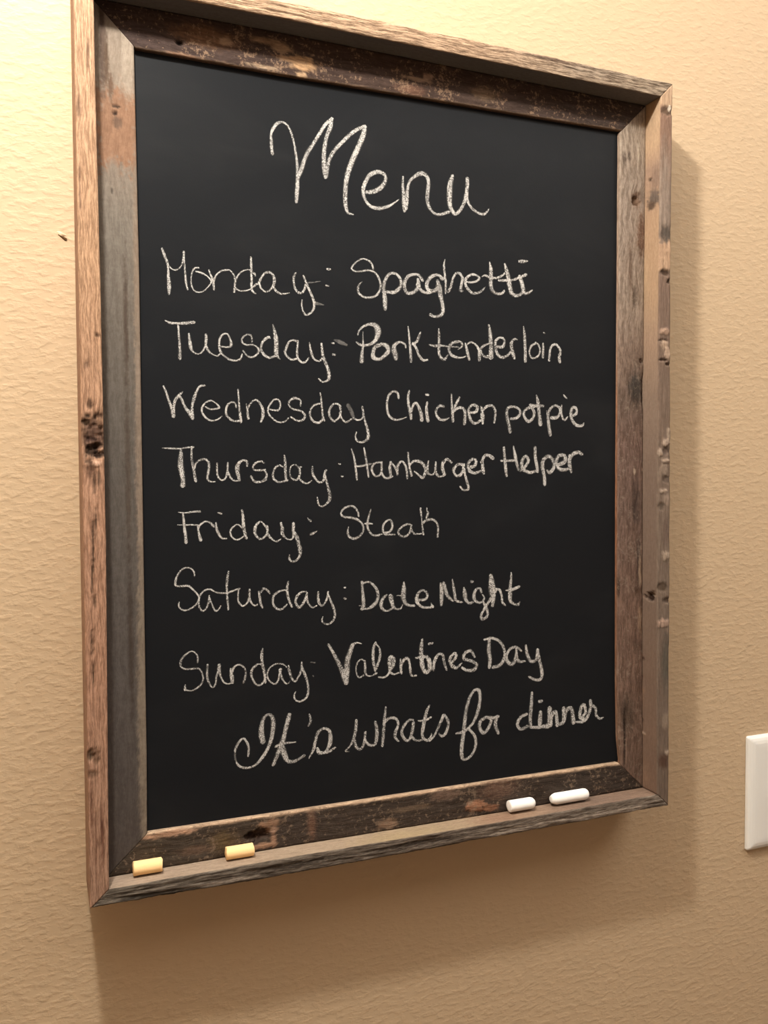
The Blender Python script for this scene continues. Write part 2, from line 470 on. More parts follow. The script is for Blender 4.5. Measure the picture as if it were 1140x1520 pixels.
(0.23419,-0.04061,0.01038,0.00698,(0.24,0.165,0.125),0.6,0.0,0),
(0.15654,-0.03959,0.03491,0.00615,(0.4,0.27,0.175),0.7,0.0,0),
(-0.12567,-0.03961,0.00179,0.00313,(0.04,0.022,0.015),0.3,1.5,0),
(-0.12969,-0.03604,0.00359,0.00629,(0.035,0.02,0.014),0.25,2.5,0),
(-0.12665,-0.04142,0.00238,0.00356,(0.32,0.24,0.18),0.3,-0.4,0),
(-0.18616,-0.02646,0.00152,0.00278,(0.07,0.04,0.03),0.4,0.6,0),
(-0.20256,-0.0238,0.00305,0.00187,(0.08,0.05,0.035),0.4,0.6,0),
(-0.21949,-0.02207,0.01226,0.00467,(0.25,0.16,0.11),0.6,0.0,0),
(-0.24208,-0.02509,0.00184,0.00233,(0.06,0.035,0.025),0.4,0.6,0),
(-0.25382,-0.02707,0.00122,0.00371,(0.35,0.26,0.2),0.3,-0.5,0),
(-0.29176,-0.02741,0.01226,0.00739,(0.24,0.155,0.11),0.7,0.0,0)],
'front':[(0.29048,0.23805,0.00341,0.0072,(0.12,0.075,0.05),0.4,0.9,0),
(0.29354,0.23946,0.00228,0.00129,(0.85,0.75,0.62),0.3,-0.5,0),
(0.21287,0.23439,0.04016,0.00432,(0.27,0.21,0.17),0.8,0.0,0),
(0.18448,0.23751,0.00805,0.00651,(0.1,0.08,0.065),0.5,0.6,0),
(0.16708,0.23622,0.01268,0.00869,(0.43,0.29,0.195),0.3,-0.3,1),
(0.15262,0.23562,0.00231,0.00506,(0.08,0.05,0.035),0.4,1.1,0),
(0.14546,0.24002,0.00173,0.00218,(0.05,0.03,0.02),0.4,1.2,0),
(0.10229,0.23531,0.0029,0.00507,(0.36,0.25,0.185),0.25,-0.8,0),
(0.09471,0.23465,0.00116,0.00507,(0.09,0.06,0.045),0.3,1.0,0),
(0.09069,0.23541,0.00406,0.00435,(0.34,0.25,0.185),0.25,-0.5,0),
(0.08333,0.2391,0.00524,0.00364,(0.38,0.28,0.21),0.25,-0.6,0),
(0.07786,0.23407,0.00116,0.00434,(0.06,0.035,0.025),0.3,1.2,0),
(0.07405,0.2399,0.00116,0.00291,(0.06,0.035,0.025),0.3,1.2,0),
(0.0133,0.24115,0.00587,0.00219,(0.32,0.25,0.19),0.3,-0.8,0),
(0.00622,0.23757,0.00293,0.00364,(0.36,0.28,0.22),0.3,-0.8,0),
(-0.00261,0.23184,0.00292,0.0029,(0.38,0.3,0.24),0.3,-0.8,0),
(-0.0014,0.23836,0.00293,0.00438,(0.14,0.1,0.08),0.4,0.8,0),
(-0.00961,0.23843,0.00176,0.00438,(0.36,0.28,0.22),0.3,-0.8,0),
(-0.01724,0.23558,0.00469,0.00437,(0.26,0.2,0.155),0.3,-0.4,0),
(-0.02606,0.2393,0.00294,0.00439,(0.13,0.095,0.075),0.4,0.8,0),
(-0.03603,0.23574,0.00176,0.00438,(0.36,0.28,0.22),0.3,-0.8,0),
(-0.04373,0.23945,0.00531,0.00366,(0.24,0.18,0.14),0.3,-0.3,0),
(-0.04953,0.23367,0.00294,0.00364,(0.12,0.09,0.07),0.4,0.8,0),
(-0.07206,0.23969,0.01183,0.0044,(0.14,0.1,0.08),0.5,0.2,0),
(-0.09271,0.2384,0.00355,0.0044,(0.33,0.26,0.2),0.3,-0.6,0),
(-0.12043,0.23571,0.00356,0.00513,(0.1,0.07,0.05),0.4,0.9,0),
(-0.13195,0.2402,0.00238,0.00442,(0.07,0.045,0.033),0.4,1.0,0),
(-0.1519,0.23597,0.00357,0.00587,(0.36,0.255,0.2),0.3,-0.6,0),
(-0.18797,0.23994,0.02096,0.00443,(0.1,0.085,0.068),0.6,0.3,0),
(-0.23887,0.23963,0.00722,0.0037,(0.26,0.2,0.155),0.4,-0.2,0),
(-0.26796,0.24135,0.00241,0.00222,(0.42,0.34,0.27),0.3,-0.5,0),
(-0.27473,0.23772,0.00603,0.00518,(0.09,0.05,0.035),0.5,0.2,0)]}}
# FEATS[board][face] = list of (s, t, rs, rt, rgb, softness, depth_mm, boxy)

def make_board(name, side, kind, mat, parent, stops, amp, rag, lip=None, seed=0, plain=1.0):
    """One mitred board as a dense grid: front / inner edge / back / outer edge, carved by noise and features."""
    vert = side in 'LR'
    step_s = 0.0011
    half = 0.3160 if vert else 0.2440
    ns = int(2 * half / step_s)
    rnd = 0.0006
    feats = FEATS.get(name_key(side, kind), {})
    yf, yb = (D, 0.0006) if kind == 'strip' else (D1, 0.0125)
    # profile samples: (face, a, b) a = 0..1 outer->inner, b = depth from the wall
    n_fr = 14 if kind == 'strip' else 26
    n_in = 22 if kind == 'strip' else 7
    prof = [('front', i / n_fr, yf) for i in range(n_fr + 1)]
    prof += [('inner', 1.0, yf + (yb - yf) * i / n_in) for i in range(1, n_in + 1)]
    prof += [('back', 1 - i / 2, yb) for i in range(1, 3)]
    nout = 8
    prof += [('outer', 0.0, yb + (yf - yb) * i / nout) for i in range(1, nout)]
    NP = len(prof)
    verts, uvs, cols = [], [], []
    zoff = Vector((seed * 3.1, seed * 1.7, seed))
    for i in range(ns + 1):
        u = -half + 2 * half * i / ns
        ew = None
        for j, (face, a, y) in enumerate(prof):
            # outer (c0) and inner (c1) lines of this board at u
            if kind == 'strip':
                c0 = edge(side, u)
                c1 = c0 + (inner_w(side, u) if side in 'LB' else -inner_w(side, u))
            else:
                e = edge(side, u)
                c0 = e + ((inner_w(side, u) + 0.0001) if side in 'LB' else -(inner_w(side, u) + 0.0001))
                c1 = rail_in(side, u)
            c = c0 + (c1 - c0) * a
            # mitre: clamp the running coordinate to the diagonal through both corners
            if vert:
                kx = (abs(c) - 0.2034) / (0.2433 - 0.2034)
                top = 0.2752 + kx * (0.3147 - 0.2752)
                bot = -0.2770 - kx * (0.3148 - 0.2770)
            else:
                zz = (0.2752, 0.3147) if side == 'T' else (0.2770, 0.3148)
                kx = (abs(c) - zz[0]) / (zz[1] - zz[0])
                top = 0.2034 + kx * (0.2433 - 0.2034)
                bot = -top
            top -= 0.00012
            bot += 0.00012
            s = bot + (top - bot) * i / ns
            # recompute c at the mitred s so that curved edges stay true
            if kind == 'strip':
                c0 = edge(side, s)
                c1 = c0 + (inner_w(side, s) if side in 'LB' else -inner_w(side, s))
            else:
                c1 = rail_in(side, s)
            c = c0 + (c1 - c0) * a
            # face coordinates
            tt = c if face in ('front', 'back') else -y
            arc = (a if face == 'front' else 1 + (yf - y) / 0.012) * 0.012
            p = Vector((s * 26, arc * 520, 0)) + zoff
            q = Vector((s * 90, arc * 900, 3)) + zoff
            n = noise.noise(p) * 0.65 + noise.noise(q) * 0.35
            da = 1.0 if face == 'front' else 0.25
            disp = amp * (n - 0.15) * da
            er = noise.noise(Vector((s * 60, 7.7, seed))) * 0.5 + noise.noise(Vector((s * 210, 2.2, seed))) * 0.35 + noise.noise(Vector((s * 520, 5, seed))) * 0.2
            er2 = noise.noise(Vector((s * 70, 31.7, seed))) * 0.5 + noise.noise(Vector((s * 240, 12.2, seed))) * 0.4
            # colour from stops and features
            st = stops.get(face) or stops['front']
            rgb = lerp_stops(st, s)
            if lip and face == 'front':
                lw = (1 - a) * abs(c1 - c0)
                lk = 1 - smooth01(lip[1] * 0.4, lip[1] * (1.1 + 0.9 * er), lw)
                rgb = tuple(p_ + (q_ - p_) * lk for p_, q_ in zip(rgb, lip[0]))
            fl = feats.get(face, ())
            carve = 0.0
            if fl:
                nn = noise.noise(Vector((s * 170, tt * 330, seed + 5))) * 0.5 + noise.noise(Vector((s * 430, tt * 800, seed))) * 0.4 + noise.noise(Vector((s * 1000, tt * 1800, seed))) * 0.25
                for fs, ft, rs, rt_, frgb, soft, dep, boxy in fl:
                    ds, dt = abs(s - fs) / rs, abs(tt - ft) / rt_
                    if ds > 1.8 or dt > 1.8:
                        continue
                    d = max(ds, dt) if boxy else math.hypot(ds, dt)
                    k = 1 - smooth01(1 - soft, 1 + soft, d + 0.8 * nn)
                    if k <= 0:
                        continue
                    rgb = tuple(p_ + (q_ - p_) * k for p_, q_ in zip(rgb, frgb))
                    rg = noise.noise(Vector((s * 700, tt * 260, 2.5))) * 0.5
                    carve += k * dep * 0.001 * (1 + rg)
            disp -= carve
            cc, yy = c, y
            sg = 1 if c0 < c1 else -1
            if face == 'front':
                yy = y + disp
                eb = min(a, 1 - a) * abs(c1 - c0)
                yy -= max(0.0, rnd - eb) * 0.8
                if a < 0.3:
                    cc += sg * rag * er * (1 - a / 0.3)
                elif a > 0.7:
                    cc += sg * rag * 0.6 * er2 * ((a - 0.7) / 0.3)
            elif face == 'inner':
                fade = max(0.0, 1 - (yf - y) / 0.005)
                cc += sg * (disp + rag * 0.6 * er2 * fade)
            elif face == 'outer':
                fade = max(0.0, 1 - (yf - y) / 0.008)
                cc += sg * rag * er * fade - sg * disp * 0.5
            if vert:
                verts.append((cc, -yy, s))
            else:
                verts.append((s, -yy, cc))
            uvs.append((s, arc))
            cols.append((*rgb, plain if face == 'inner' else 1.0))
    faces = []
    flip = (side in 'LT')
    for i in range(ns):
        for j in range(NP):
            k = (j + 1) % NP
            f = (i * NP + j, i * NP + k, (i + 1) * NP + k, (i + 1) * NP + j)
            faces.append(f)
    faces.append(tuple(range(NP)))
    faces.append(tuple(ns * NP + j for j in range(NP)))
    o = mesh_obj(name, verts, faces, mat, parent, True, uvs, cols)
    import bmesh
    bm = bmesh.new()
    bm.from_mesh(o.data)
    bmesh.ops.recalc_face_normals(bm, faces=bm.faces)
    bm.to_mesh(o.data)
    bm.free()
    return o

def name_key(side, kind):
    return side + kind

FR = thing('framed_chalkboard', 'black chalkboard menu in a reclaimed barn wood frame, hanging on the tan wall', 'chalkboard', (0, 0, 0))

WOOD = {
 'Ls': mat_wood('left_strip_wood', 0.75, bump=0.8, dark=0.52, seed=1.3),
 'Lr': mat_wood('left_rail_wood', 0.30, bump=0.35, dark=0.62, seed=2.1, fine=1.5),
 'Ts': mat_wood('top_strip_wood', 0.95, bump=1.0, dark=0.34, seed=3.7),
 'Tr': mat_wood('top_rail_wood', 0.5, 0.8, (0.24, 0.155, 0.10), bump=0.7, dark=0.5, seed=4.9),
 'Rs': mat_wood('right_strip_wood', 0.40, bump=0.55, dark=0.55, seed=5.2),
 'Rr': mat_wood('right_rail_wood', 0.65, 0.25, (0.34, 0.28, 0.22), bump=0.7, dark=0.48, seed=6.6),
 'Bs': mat_wood('bottom_strip_wood', 0.95, bump=1.0, dark=0.36, seed=7.4),
 'Br': mat_wood('bottom_rail_wood', 0.5, 0.7, (0.19, 0.135, 0.095), bump=0.9, dark=0.42, seed=8.8),
}
def lab(o, s):
    o['label'] = s
lab(make_board('raised_strip', 'L', 'strip', WOOD['Ls'], FR, {'front':[(-0.3115,(0.33,0.205,0.145)),(-0.159,(0.37,0.215,0.145)),(-0.0181,(0.38,0.225,0.15)),(0.1207,(0.42,0.265,0.165)),(0.2576,(0.44,0.285,0.185))],'outer':[(0,(0.34,0.215,0.15))],'inner':[(-0.3115,(0.33,0.205,0.145)),(-0.159,(0.37,0.215,0.145)),(-0.0181,(0.38,0.225,0.15)),(0.1207,(0.42,0.265,0.165)),(0.2576,(0.44,0.285,0.185))]}, 0.0004, 0.0003, seed=1), 'left raised strip, orange-brown wood with a broken knot')
lab(make_board('raised_strip', 'R', 'strip', WOOD['Rs'], FR, {'front':[(-0.3115,(0.15,0.11,0.085)),(-0.197,(0.16,0.12,0.095)),(-0.078,(0.18,0.135,0.105)),(0.0396,(0.18,0.13,0.1)),(0.1441,(0.19,0.13,0.1)),(0.2132,(0.23,0.18,0.145)),(0.2703,(0.23,0.145,0.105)),(0.2931,(0.24,0.15,0.11)),(0.2965,(0.46,0.32,0.215)),(0.3158,(0.48,0.34,0.23))],'inner':[(-0.2989,(0.2,0.13,0.095)),(-0.1373,(0.19,0.135,0.105)),(-0.0189,(0.2,0.145,0.115)),(0.0399,(0.24,0.175,0.135)),(0.0984,(0.33,0.23,0.165)),(0.1451,(0.4,0.28,0.18)),(0.1974,(0.4,0.27,0.175)),(0.2437,(0.33,0.225,0.165)),(0.2639,(0.45,0.31,0.2)),(0.3014,(0.47,0.33,0.215))],'outer':[(0,(0.16,0.11,0.08))]}, 0.0005, 0.0004, seed=2, plain=0.45), 'right raised strip, brown wood with chipped patches')
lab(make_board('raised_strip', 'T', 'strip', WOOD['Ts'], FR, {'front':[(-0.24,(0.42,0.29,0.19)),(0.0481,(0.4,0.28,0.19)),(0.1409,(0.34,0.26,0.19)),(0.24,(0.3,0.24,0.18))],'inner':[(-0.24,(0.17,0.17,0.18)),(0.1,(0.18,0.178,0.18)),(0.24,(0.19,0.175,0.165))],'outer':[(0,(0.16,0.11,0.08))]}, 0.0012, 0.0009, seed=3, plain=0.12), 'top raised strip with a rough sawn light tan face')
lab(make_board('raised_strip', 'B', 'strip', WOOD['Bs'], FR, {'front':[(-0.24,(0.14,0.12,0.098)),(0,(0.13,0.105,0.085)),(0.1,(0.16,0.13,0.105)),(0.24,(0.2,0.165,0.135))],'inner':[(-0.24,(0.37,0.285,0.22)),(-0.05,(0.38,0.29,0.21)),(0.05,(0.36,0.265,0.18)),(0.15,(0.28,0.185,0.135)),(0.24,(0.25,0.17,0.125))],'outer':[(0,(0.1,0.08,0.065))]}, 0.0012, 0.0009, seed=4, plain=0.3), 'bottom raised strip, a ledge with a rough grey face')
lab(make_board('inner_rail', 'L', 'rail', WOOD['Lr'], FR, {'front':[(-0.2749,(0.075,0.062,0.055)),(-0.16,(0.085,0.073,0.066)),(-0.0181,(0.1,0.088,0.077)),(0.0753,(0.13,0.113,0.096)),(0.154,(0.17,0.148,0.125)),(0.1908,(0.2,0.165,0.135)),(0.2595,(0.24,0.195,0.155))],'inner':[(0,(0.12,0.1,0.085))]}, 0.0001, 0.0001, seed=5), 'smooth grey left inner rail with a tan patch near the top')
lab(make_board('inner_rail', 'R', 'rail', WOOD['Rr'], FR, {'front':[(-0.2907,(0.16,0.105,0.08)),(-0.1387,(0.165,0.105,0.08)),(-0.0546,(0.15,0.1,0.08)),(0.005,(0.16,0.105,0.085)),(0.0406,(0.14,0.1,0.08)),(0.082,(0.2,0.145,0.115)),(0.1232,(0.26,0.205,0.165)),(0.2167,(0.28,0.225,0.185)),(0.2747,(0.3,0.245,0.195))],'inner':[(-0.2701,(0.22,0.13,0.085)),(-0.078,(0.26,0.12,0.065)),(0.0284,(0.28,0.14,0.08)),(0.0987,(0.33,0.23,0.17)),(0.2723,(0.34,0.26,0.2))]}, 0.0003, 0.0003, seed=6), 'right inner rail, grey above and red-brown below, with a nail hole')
lab(make_board('inner_rail', 'T', 'rail', WOOD['Tr'], FR, {'front':[(-0.2,(0.05,0.032,0.027)),(0,(0.058,0.036,0.028)),(0.2,(0.05,0.034,0.028))],'inner':[(0,(0.12,0.08,0.06))]}, 0.0004, 0.0003, ((0.22, 0.15, 0.105), 0.0012), seed=7), 'dark brown top inner rail with tan flecks')
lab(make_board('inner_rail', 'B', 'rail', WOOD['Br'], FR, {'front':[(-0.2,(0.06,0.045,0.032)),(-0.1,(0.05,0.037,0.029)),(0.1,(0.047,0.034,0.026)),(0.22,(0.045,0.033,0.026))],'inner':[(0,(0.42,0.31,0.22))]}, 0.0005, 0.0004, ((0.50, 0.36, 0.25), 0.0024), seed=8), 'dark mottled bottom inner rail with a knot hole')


# slate panel
M_BOARD = mat_board()
panel = box('chalkboard_panel', (-0.2036, -D0, -0.2772), (0.2070, -0.0125, 0.2768), M_BOARD, FR)
panel['label'] = 'matte black chalkboard panel covered with handwriting'

# ---------------------------------------------------------------- handwriting (board plane, 0.1 mm units: x, z, width)
M_CHALK = mat_stroke('chalk_mark', 1.0, 0.41)
M_SMUDGE = mat_stroke('chalk_smudge', 0.22, 0.36)
WORDS = [
('Menu',[(0,[(-10550,21697,336),(-10600,22094,318),(-10617,22604,318),(-10635,23077,247),(-10494,23463,317),(-10184,23910,318),(-9838,24092,230),(-9493,24010,213),(-9225,23718,196),(-8999,23123,215),(-8812,22336,234),(-8680,21464,271),(-8634,20580,308),(-8642,19763,399),(-8688,19014,418),(-8733,18377,327)]),(0,[(-8599,20139,362),(-8319,20843,453),(-8118,21463,399),(-7797,22175,400),(-7318,22911,346),(-6835,23725,347),(-6351,24467,330),(-5867,24913,313)]),(0,[(-5907,24907,368),(-6033,24213,460),(-6319,23498,404),(-6486,22650,441),(-6548,21892,442),(-6522,21145,498),(-6448,20479,370)]),(0,[(-6383,20562,463),(-6257,21329,425),(-6092,21877,388),(-5725,22528,371),(-5155,23170,372),(-4500,23866,374),(-3924,24350,357),(-3262,24726,340)]),(0,[(-3221,24694,453),(-3349,24066,510),(-3643,23340,528),(-4101,22365,546),(-4435,21562,545),(-4685,20772,508),(-4813,19997,470),(-4861,19080,471),(-4800,18403,416),(-4624,18004,284),(-4215,17918,133)]),(0,[(-3394,19707,259),(-2757,19782,427),(-2083,20099,477),(-1665,20530,430),(-1505,21074,359),(-1816,21369,405),(-2283,21377,427),(-2852,21050,425),(-3215,20438,424),(-3393,19802,401),(-3223,19159,307),(-2764,18689,333),(-2040,18626,383),(-1309,18851,313),(-835,19143,193),(-411,19479,97)]),(0,[(-32,21303,194),(-57,20579,291),(14,19913,413),(64,19244,536),(83,18667,366)]),(0,[(169,18870,488),(279,19558,439),(335,20240,366),(498,20935,292),(874,21367,342),(1466,21731,466),(1898,21687,419),(2167,21234,396),(2110,20448,446),(2053,19760,421),(2214,19193,373),(2594,18794,300),(3142,18707,276),(3915,18987,354)]),(0,[(4289,21886,378),(4109,21273,579),(4030,20575,630),(4028,19886,580),(4137,19307,506),(4526,18905,381),(4918,19195,357),(5312,19833,383),(5538,20652,434),(5630,21357,434),(5631,21804,459)]),(0,[(5595,20758,332),(5650,20070,333),(6044,19517,308),(6555,19224,310),(7126,19155,286),(7413,19367,234),(7609,19639,104)])]),
('Monday:',[(0,[(-18640,13968,205),(-18492,13546,265),(-18314,13094,251),(-18240,12632,177),(-18234,12196,237),(-18210,11760,326),(-18186,11262,356),(-18204,10835,208)]),(0,[(-18255,12881,148),(-18012,12621,133),(-17702,12553,149),(-17388,12768,134),(-17227,13127,134),(-17126,13607,179),(-17122,13889,209)]),(0,[(-17126,13607,179),(-17085,12982,179),(-17038,12294,180),(-16984,11669,210),(-16876,11236,135)]),(0,[(-16066,12849,151),(-16319,12827,151),(-16512,12590,165),(-16626,12076,135),(-16607,11573,151),(-16436,11207,136),(-16120,11091,136),(-15770,11194,122),(-15414,11538,122),(-15185,11938,153),(-15405,12238,137),(-15785,12461,167),(-16291,12577,151)]),(0,[(-15348,12739,137),(-15211,12381,168),(-15056,12012,260),(-14999,11379,199)]),(0,[(-14991,12017,214),(-14826,12413,153),(-14499,12727,154),(-14109,12843,154),(-13784,12832,139),(-13527,12519,155),(-13434,12141,218),(-13472,11688,202),(-13522,11331,218)]),(0,[(-13434,12077,202),(-13233,12511,156),(-12900,12861,140),(-12470,13006,110),(-12239,12948,141),(-12008,12741,189)]),(0,[(-13472,11688,156),(-13245,11480,156),(-12884,11424,141),(-12420,11543,126),(-12152,11757,110),(-11883,12070,95)]),(0,[(-12240,13937,190),(-12229,13406,245),(-12235,12845,231),(-12213,12286,232),(-12230,11780,232),(-12136,11450,219),(-11935,11324,137)]),(0,[(-12092,12801,164),(-11949,12729,232),(-11950,12588,137)]),(0,[(-12045,11794,109),(-11812,12009,151),(-11637,12163,247),(-11518,12454,220),(-11223,12845,220),(-10843,12961,235),(-10582,12756,277),(-10498,12423,319),(-10560,12022,277),(-10768,11722,180),(-11150,11495,166),(-11497,11723,179),(-11638,12050,206)]),(0,[(-10590,11963,250),(-10388,11638,223),(-10007,11439,182),(-9711,11461,154),(-9354,11556,70)]),(0,[(-8863,13057,211),(-8998,12715,239),(-8989,12315,225),(-8874,11866,226),(-8547,11593,241),(-8245,11771,241),(-8091,12156,256),(-8028,12391,213)]),(0,[(-8235,12891,212),(-8117,12614,213),(-7969,12281,256),(-7731,11781,257),(-7494,11221,272),(-7405,10881,273),(-7470,10472,244),(-7715,10167,215),(-8080,9999,200),(-8318,10357,185),(-8405,10754,171),(-8359,11102,99)]),(0,[(-6343,13579,245),(-6140,13573,245)]),(0,[(-6446,12318,188),(-6274,12308,173)]),(1,[(-7834,12417,159),(-6926,12590,107)]),(1,[(-7314,10938,374),(-6672,10831,108)])]),
('Spaghetti',[(0,[(-2594,13921,224),(-2674,14221,206),(-2945,14504,188),(-3458,14608,153),(-3898,14386,170),(-4264,14016,186),(-4375,13770,169),(-4085,13605,170),(-3574,13648,188),(-3060,13759,188),(-2544,13686,207),(-2175,13340,242),(-1993,12806,243),(-2032,12392,243),(-2333,11889,243),(-2852,11680,224),(-3367,11691,223),(-3769,11920,256),(-3861,12253,256),(-3764,12600,188),(-3521,12836,68)]),(0,[(-1593,10911,402),(-1612,11392,489),(-1647,11940,453),(-1733,12552,418),(-1580,13114,348),(-1278,13585,314),(-826,13712,297),(-411,13484,299),(-224,13014,317),(-378,12587,388),(-834,12241,386),(-1435,12231,314)]),(0,[(1618,13369,322),(1310,13728,303),(848,13760,284),(388,13583,354),(80,13108,389),(78,12622,389),(267,12289,390),(765,12326,356),(1190,12707,447),(1269,13062,447),(1216,13407,303)]),(0,[(1230,12989,536),(1460,12588,358),(1924,12413,324),(2353,12480,271)]),(0,[(3338,13648,454),(2945,13898,308),(2397,13712,396),(2044,13263,396),(2004,12839,432),(2314,12582,397),(2784,12688,453),(3021,12988,635)]),(0,[(2944,13405,362),(3099,12853,636),(3215,12227,510),(3371,11602,420),(3409,11038,421),(3210,10707,366),(2699,10568,309),(2308,10683,363)]),(0,[(3601,15170,77),(3515,14711,213),(3572,14038,272),(3654,13367,292),(3652,12499,195)]),(0,[(3889,12668,332),(4102,13024,293),(4316,13722,274),(4615,14163,274),(4957,14153,314),(5170,13791,335),(5083,13328,296),(4997,12827,394),(5168,12802,197)]),(0,[(5556,13555,218),(6031,13555,238),(6509,13707,259),(6727,13993,240),(6292,14187,258),(5903,14139,277),(5514,13818,316),(5427,13431,296),(5599,13063,317),(6030,12714,318),(6551,12738,260),(6944,12936,241),(7251,13267,100)]),(0,[(7675,15300,140),(7780,14771,402),(7797,14079,463),(7779,13462,464),(7955,13012,404),(8398,12798,284),(8843,12885,285),(9021,13093,245)]),(0,[(6989,14091,140),(7252,14227,220),(7603,14102,261),(8221,14075,243),(8754,14273,244),(9066,14531,203)]),(0,[(9093,15269,264),(9245,14817,448),(9424,14211,551),(9559,13522,573),(9739,12991,513),(10099,12784,371),(10552,12895,352),(10870,13232,352)]),(0,[(8531,13907,243),(9111,13953,265),(9828,14049,266),(10461,14295,288),(11097,14582,352)]),(0,[(10506,14377,412),(10688,13923,496),(10824,13464,497),(10961,13043,373),(11372,13113,271),(11693,13334,188)]),(0,[(10460,15637,308),(10777,15650,412),(11233,15729,227)])]),
('Tuesday:',[(0,[(-18488,8920,111),(-18147,8788,223),(-17682,8783,192),(-17148,8816,290),(-16474,8925,292)]),(0,[(-17585,8621,176),(-17559,8051,209),(-17514,7448,225),(-17496,6843,290),(-17503,6304,323)]),(0,[(-16843,8059,194),(-16776,7556,308),(-16715,7085,325),(-16537,6790,179),(-16200,6671,131),(-15892,6856,164),(-15682,7240,197),(-15608,7687,279),(-15617,8095,213)]),(0,[(-15600,7279,213),(-15448,6912,230),(-15142,6688,149),(-14799,6602,166),(-14555,6819,166)]),(0,[(-14549,7299,149),(-14029,7278,167),(-13784,7442,284),(-13848,7852,184),(-14018,8186,167),(-14261,8240,166),(-14576,7949,199),(-14663,7533,215),(-14621,7056,249),(-14383,6690,200),(-13970,6401,201),(-13553,6317,185),(-13130,6440,169),(-12985,6793,152)]),(0,[(-12232,7767,170),(-12298,8214,169),(-12616,8265,169),(-12936,8005,168),(-12975,7692,185),(-12625,7503,169),(-12199,7539,170),(-11845,7370,171),(-11741,7062,222),(-11995,6736,188),(-12351,6615,170),(-12668,6773,169),(-12912,7073,152)]),(0,[(-10940,8186,206),(-11339,7885,240),(-11559,7420,205),(-11420,7008,223),(-11064,6676,189),(-10921,6613,172)]),(0,[(-10860,8103,135),(-11017,8186,195),(-11302,7956,210),(-11526,7578,224),(-11549,7150,225),(-11315,6795,210),(-10938,6660,226),(-10558,6770,212),(-10366,6933,197)]),(0,[(-10642,9095,135),(-10526,8673,286),(-10417,8128,423),(-10391,7577,454),(-10397,6962,455),(-10210,6663,152),(-10115,6594,76)]),(0,[(-8786,7970,230),(-9076,8047,184),(-9399,7906,183),(-9595,7495,259),(-9727,7118,259),(-9570,6817,229),(-9219,6586,199),(-8863,6665,231)]),(0,[(-8702,8037,169),(-8758,7538,200),(-8795,7102,246),(-8702,6672,231),(-8412,6406,217),(-8119,6481,202),(-7888,6773,155)]),(0,[(-7812,7929,140),(-7750,7527,202),(-7624,7035,265),(-7430,6700,219),(-7069,6560,172),(-6836,6759,251)]),(0,[(-6860,7918,203),(-6811,7450,266),(-6736,6952,314),(-6541,6459,331),(-6346,5964,363),(-6282,5589,380),(-6285,5274,317),(-6553,5043,190),(-6851,5032,189),(-7081,5212,189)]),(0,[(-5997,7982,189),(-5876,7976,190)]),(0,[(-5937,7129,221),(-5803,7123,222)]),(1,[(-5827,8226,163),(-5337,8098,438),(-4845,7918,220)])]),
('Pork',[(0,[(-3890,8762,165),(-3771,9096,184),(-3377,9447,258),(-2865,9624,333),(-2431,9541,557),(-2235,9223,689),(-2237,8856,615),(-2438,8405,410),(-2835,8090,316),(-3309,7956,296),(-3739,8006,258),(-4011,8174,165)]),(0,[(-3474,9004,74),(-3478,8494,129),(-3465,7984,222),(-3548,7396,296),(-3591,6737,499)]),(0,[(-2083,8057,411),(-2441,7891,410),(-2642,7441,410),(-2604,7076,466),(-2169,6949,337),(-1729,7191,376),(-1366,7614,471),(-1484,8014,470),(-1923,8139,337)]),(0,[(132,7987,210),(52,8243,248),(-394,8368,247),(-800,8124,416),(-883,7750,568),(-763,7385,607),(-725,7091,474)]),(0,[(344,9635,114),(423,9007,210),(501,8192,268),(563,7450,326),(593,6928,327)]),(0,[(1410,9213,212),(1260,8831,327),(1077,8484,288),(747,8280,249)]),(0,[(788,8319,326),(1074,7923,289),(1278,7409,290),(1649,7052,291),(2023,7084,214)]),(0,[(3036,9609,176),(3059,9007,293),(3049,8326,313),(3055,7646,314),(3281,7278,334),(3577,7216,296),(3832,7570,138)])]),
('tenderloin',[(0,[(2195,8296,136),(2654,8230,293),(3158,8294,255),(3834,8253,177),(4772,8249,159)]),(0,[(4773,8683,278),(4345,8584,317),(4004,8300,336),(3961,7918,356),(4215,7551,337),(4770,7386,259)]),(0,[(4771,8071,106),(5091,8290,212),(5137,8536,254),(4864,8724,211),(4773,8719,190)]),(0,[(4770,7382,169),(5135,7415,170),(5456,7536,128)]),(0,[(5412,8551,212),(5549,8151,298),(5667,7668,362),(5777,7307,278)]),(0,[(5595,8520,170),(5963,8702,192),(6379,8520,235),(6656,8126,322),(6721,7678,430),(6702,7309,366)]),(0,[(7543,8664,195),(7122,8477,280),(6842,8176,280),(6935,7812,280),(7261,7581,281),(7730,7686,434)]),(0,[(7591,10186,237),(7713,9577,432),(7778,8758,476),(7805,8101,542),(7777,7606,651)]),(0,[(8390,8461,283),(8864,8485,372),(9054,8827,306),(8959,9153,284),(8627,9217,262),(8249,8948,304),(8201,8451,326),(8390,7883,393),(8769,7611,328),(9244,7717,286),(9675,8112,265)]),(0,[(10299,9143,155),(10010,9169,265),(9722,8862,396),(9770,8283,441),(9895,7873,442),(10011,7587,288)]),(0,[(10878,10261,133),(10976,9598,333),(11015,8764,378),(11055,8096,379),(11055,7426,402)]),(0,[(12099,8947,247),(11658,8714,291),(11444,8199,224),(11581,7786,247),(11904,7675,225),(12297,7904,248),(12493,8336,226),(12345,8792,225),(12050,9003,180)]),(0,[(12788,8942,226),(12790,8351,294),(12761,7800,294)]),(0,[(12836,9873,158),(12935,9828,158)]),(0,[(13386,7575,296),(13455,8214,296),(13533,8642,273),(13932,8960,296),(14334,8726,320),(14515,8352,367),(14386,7919,367),(14437,7496,390)])]),
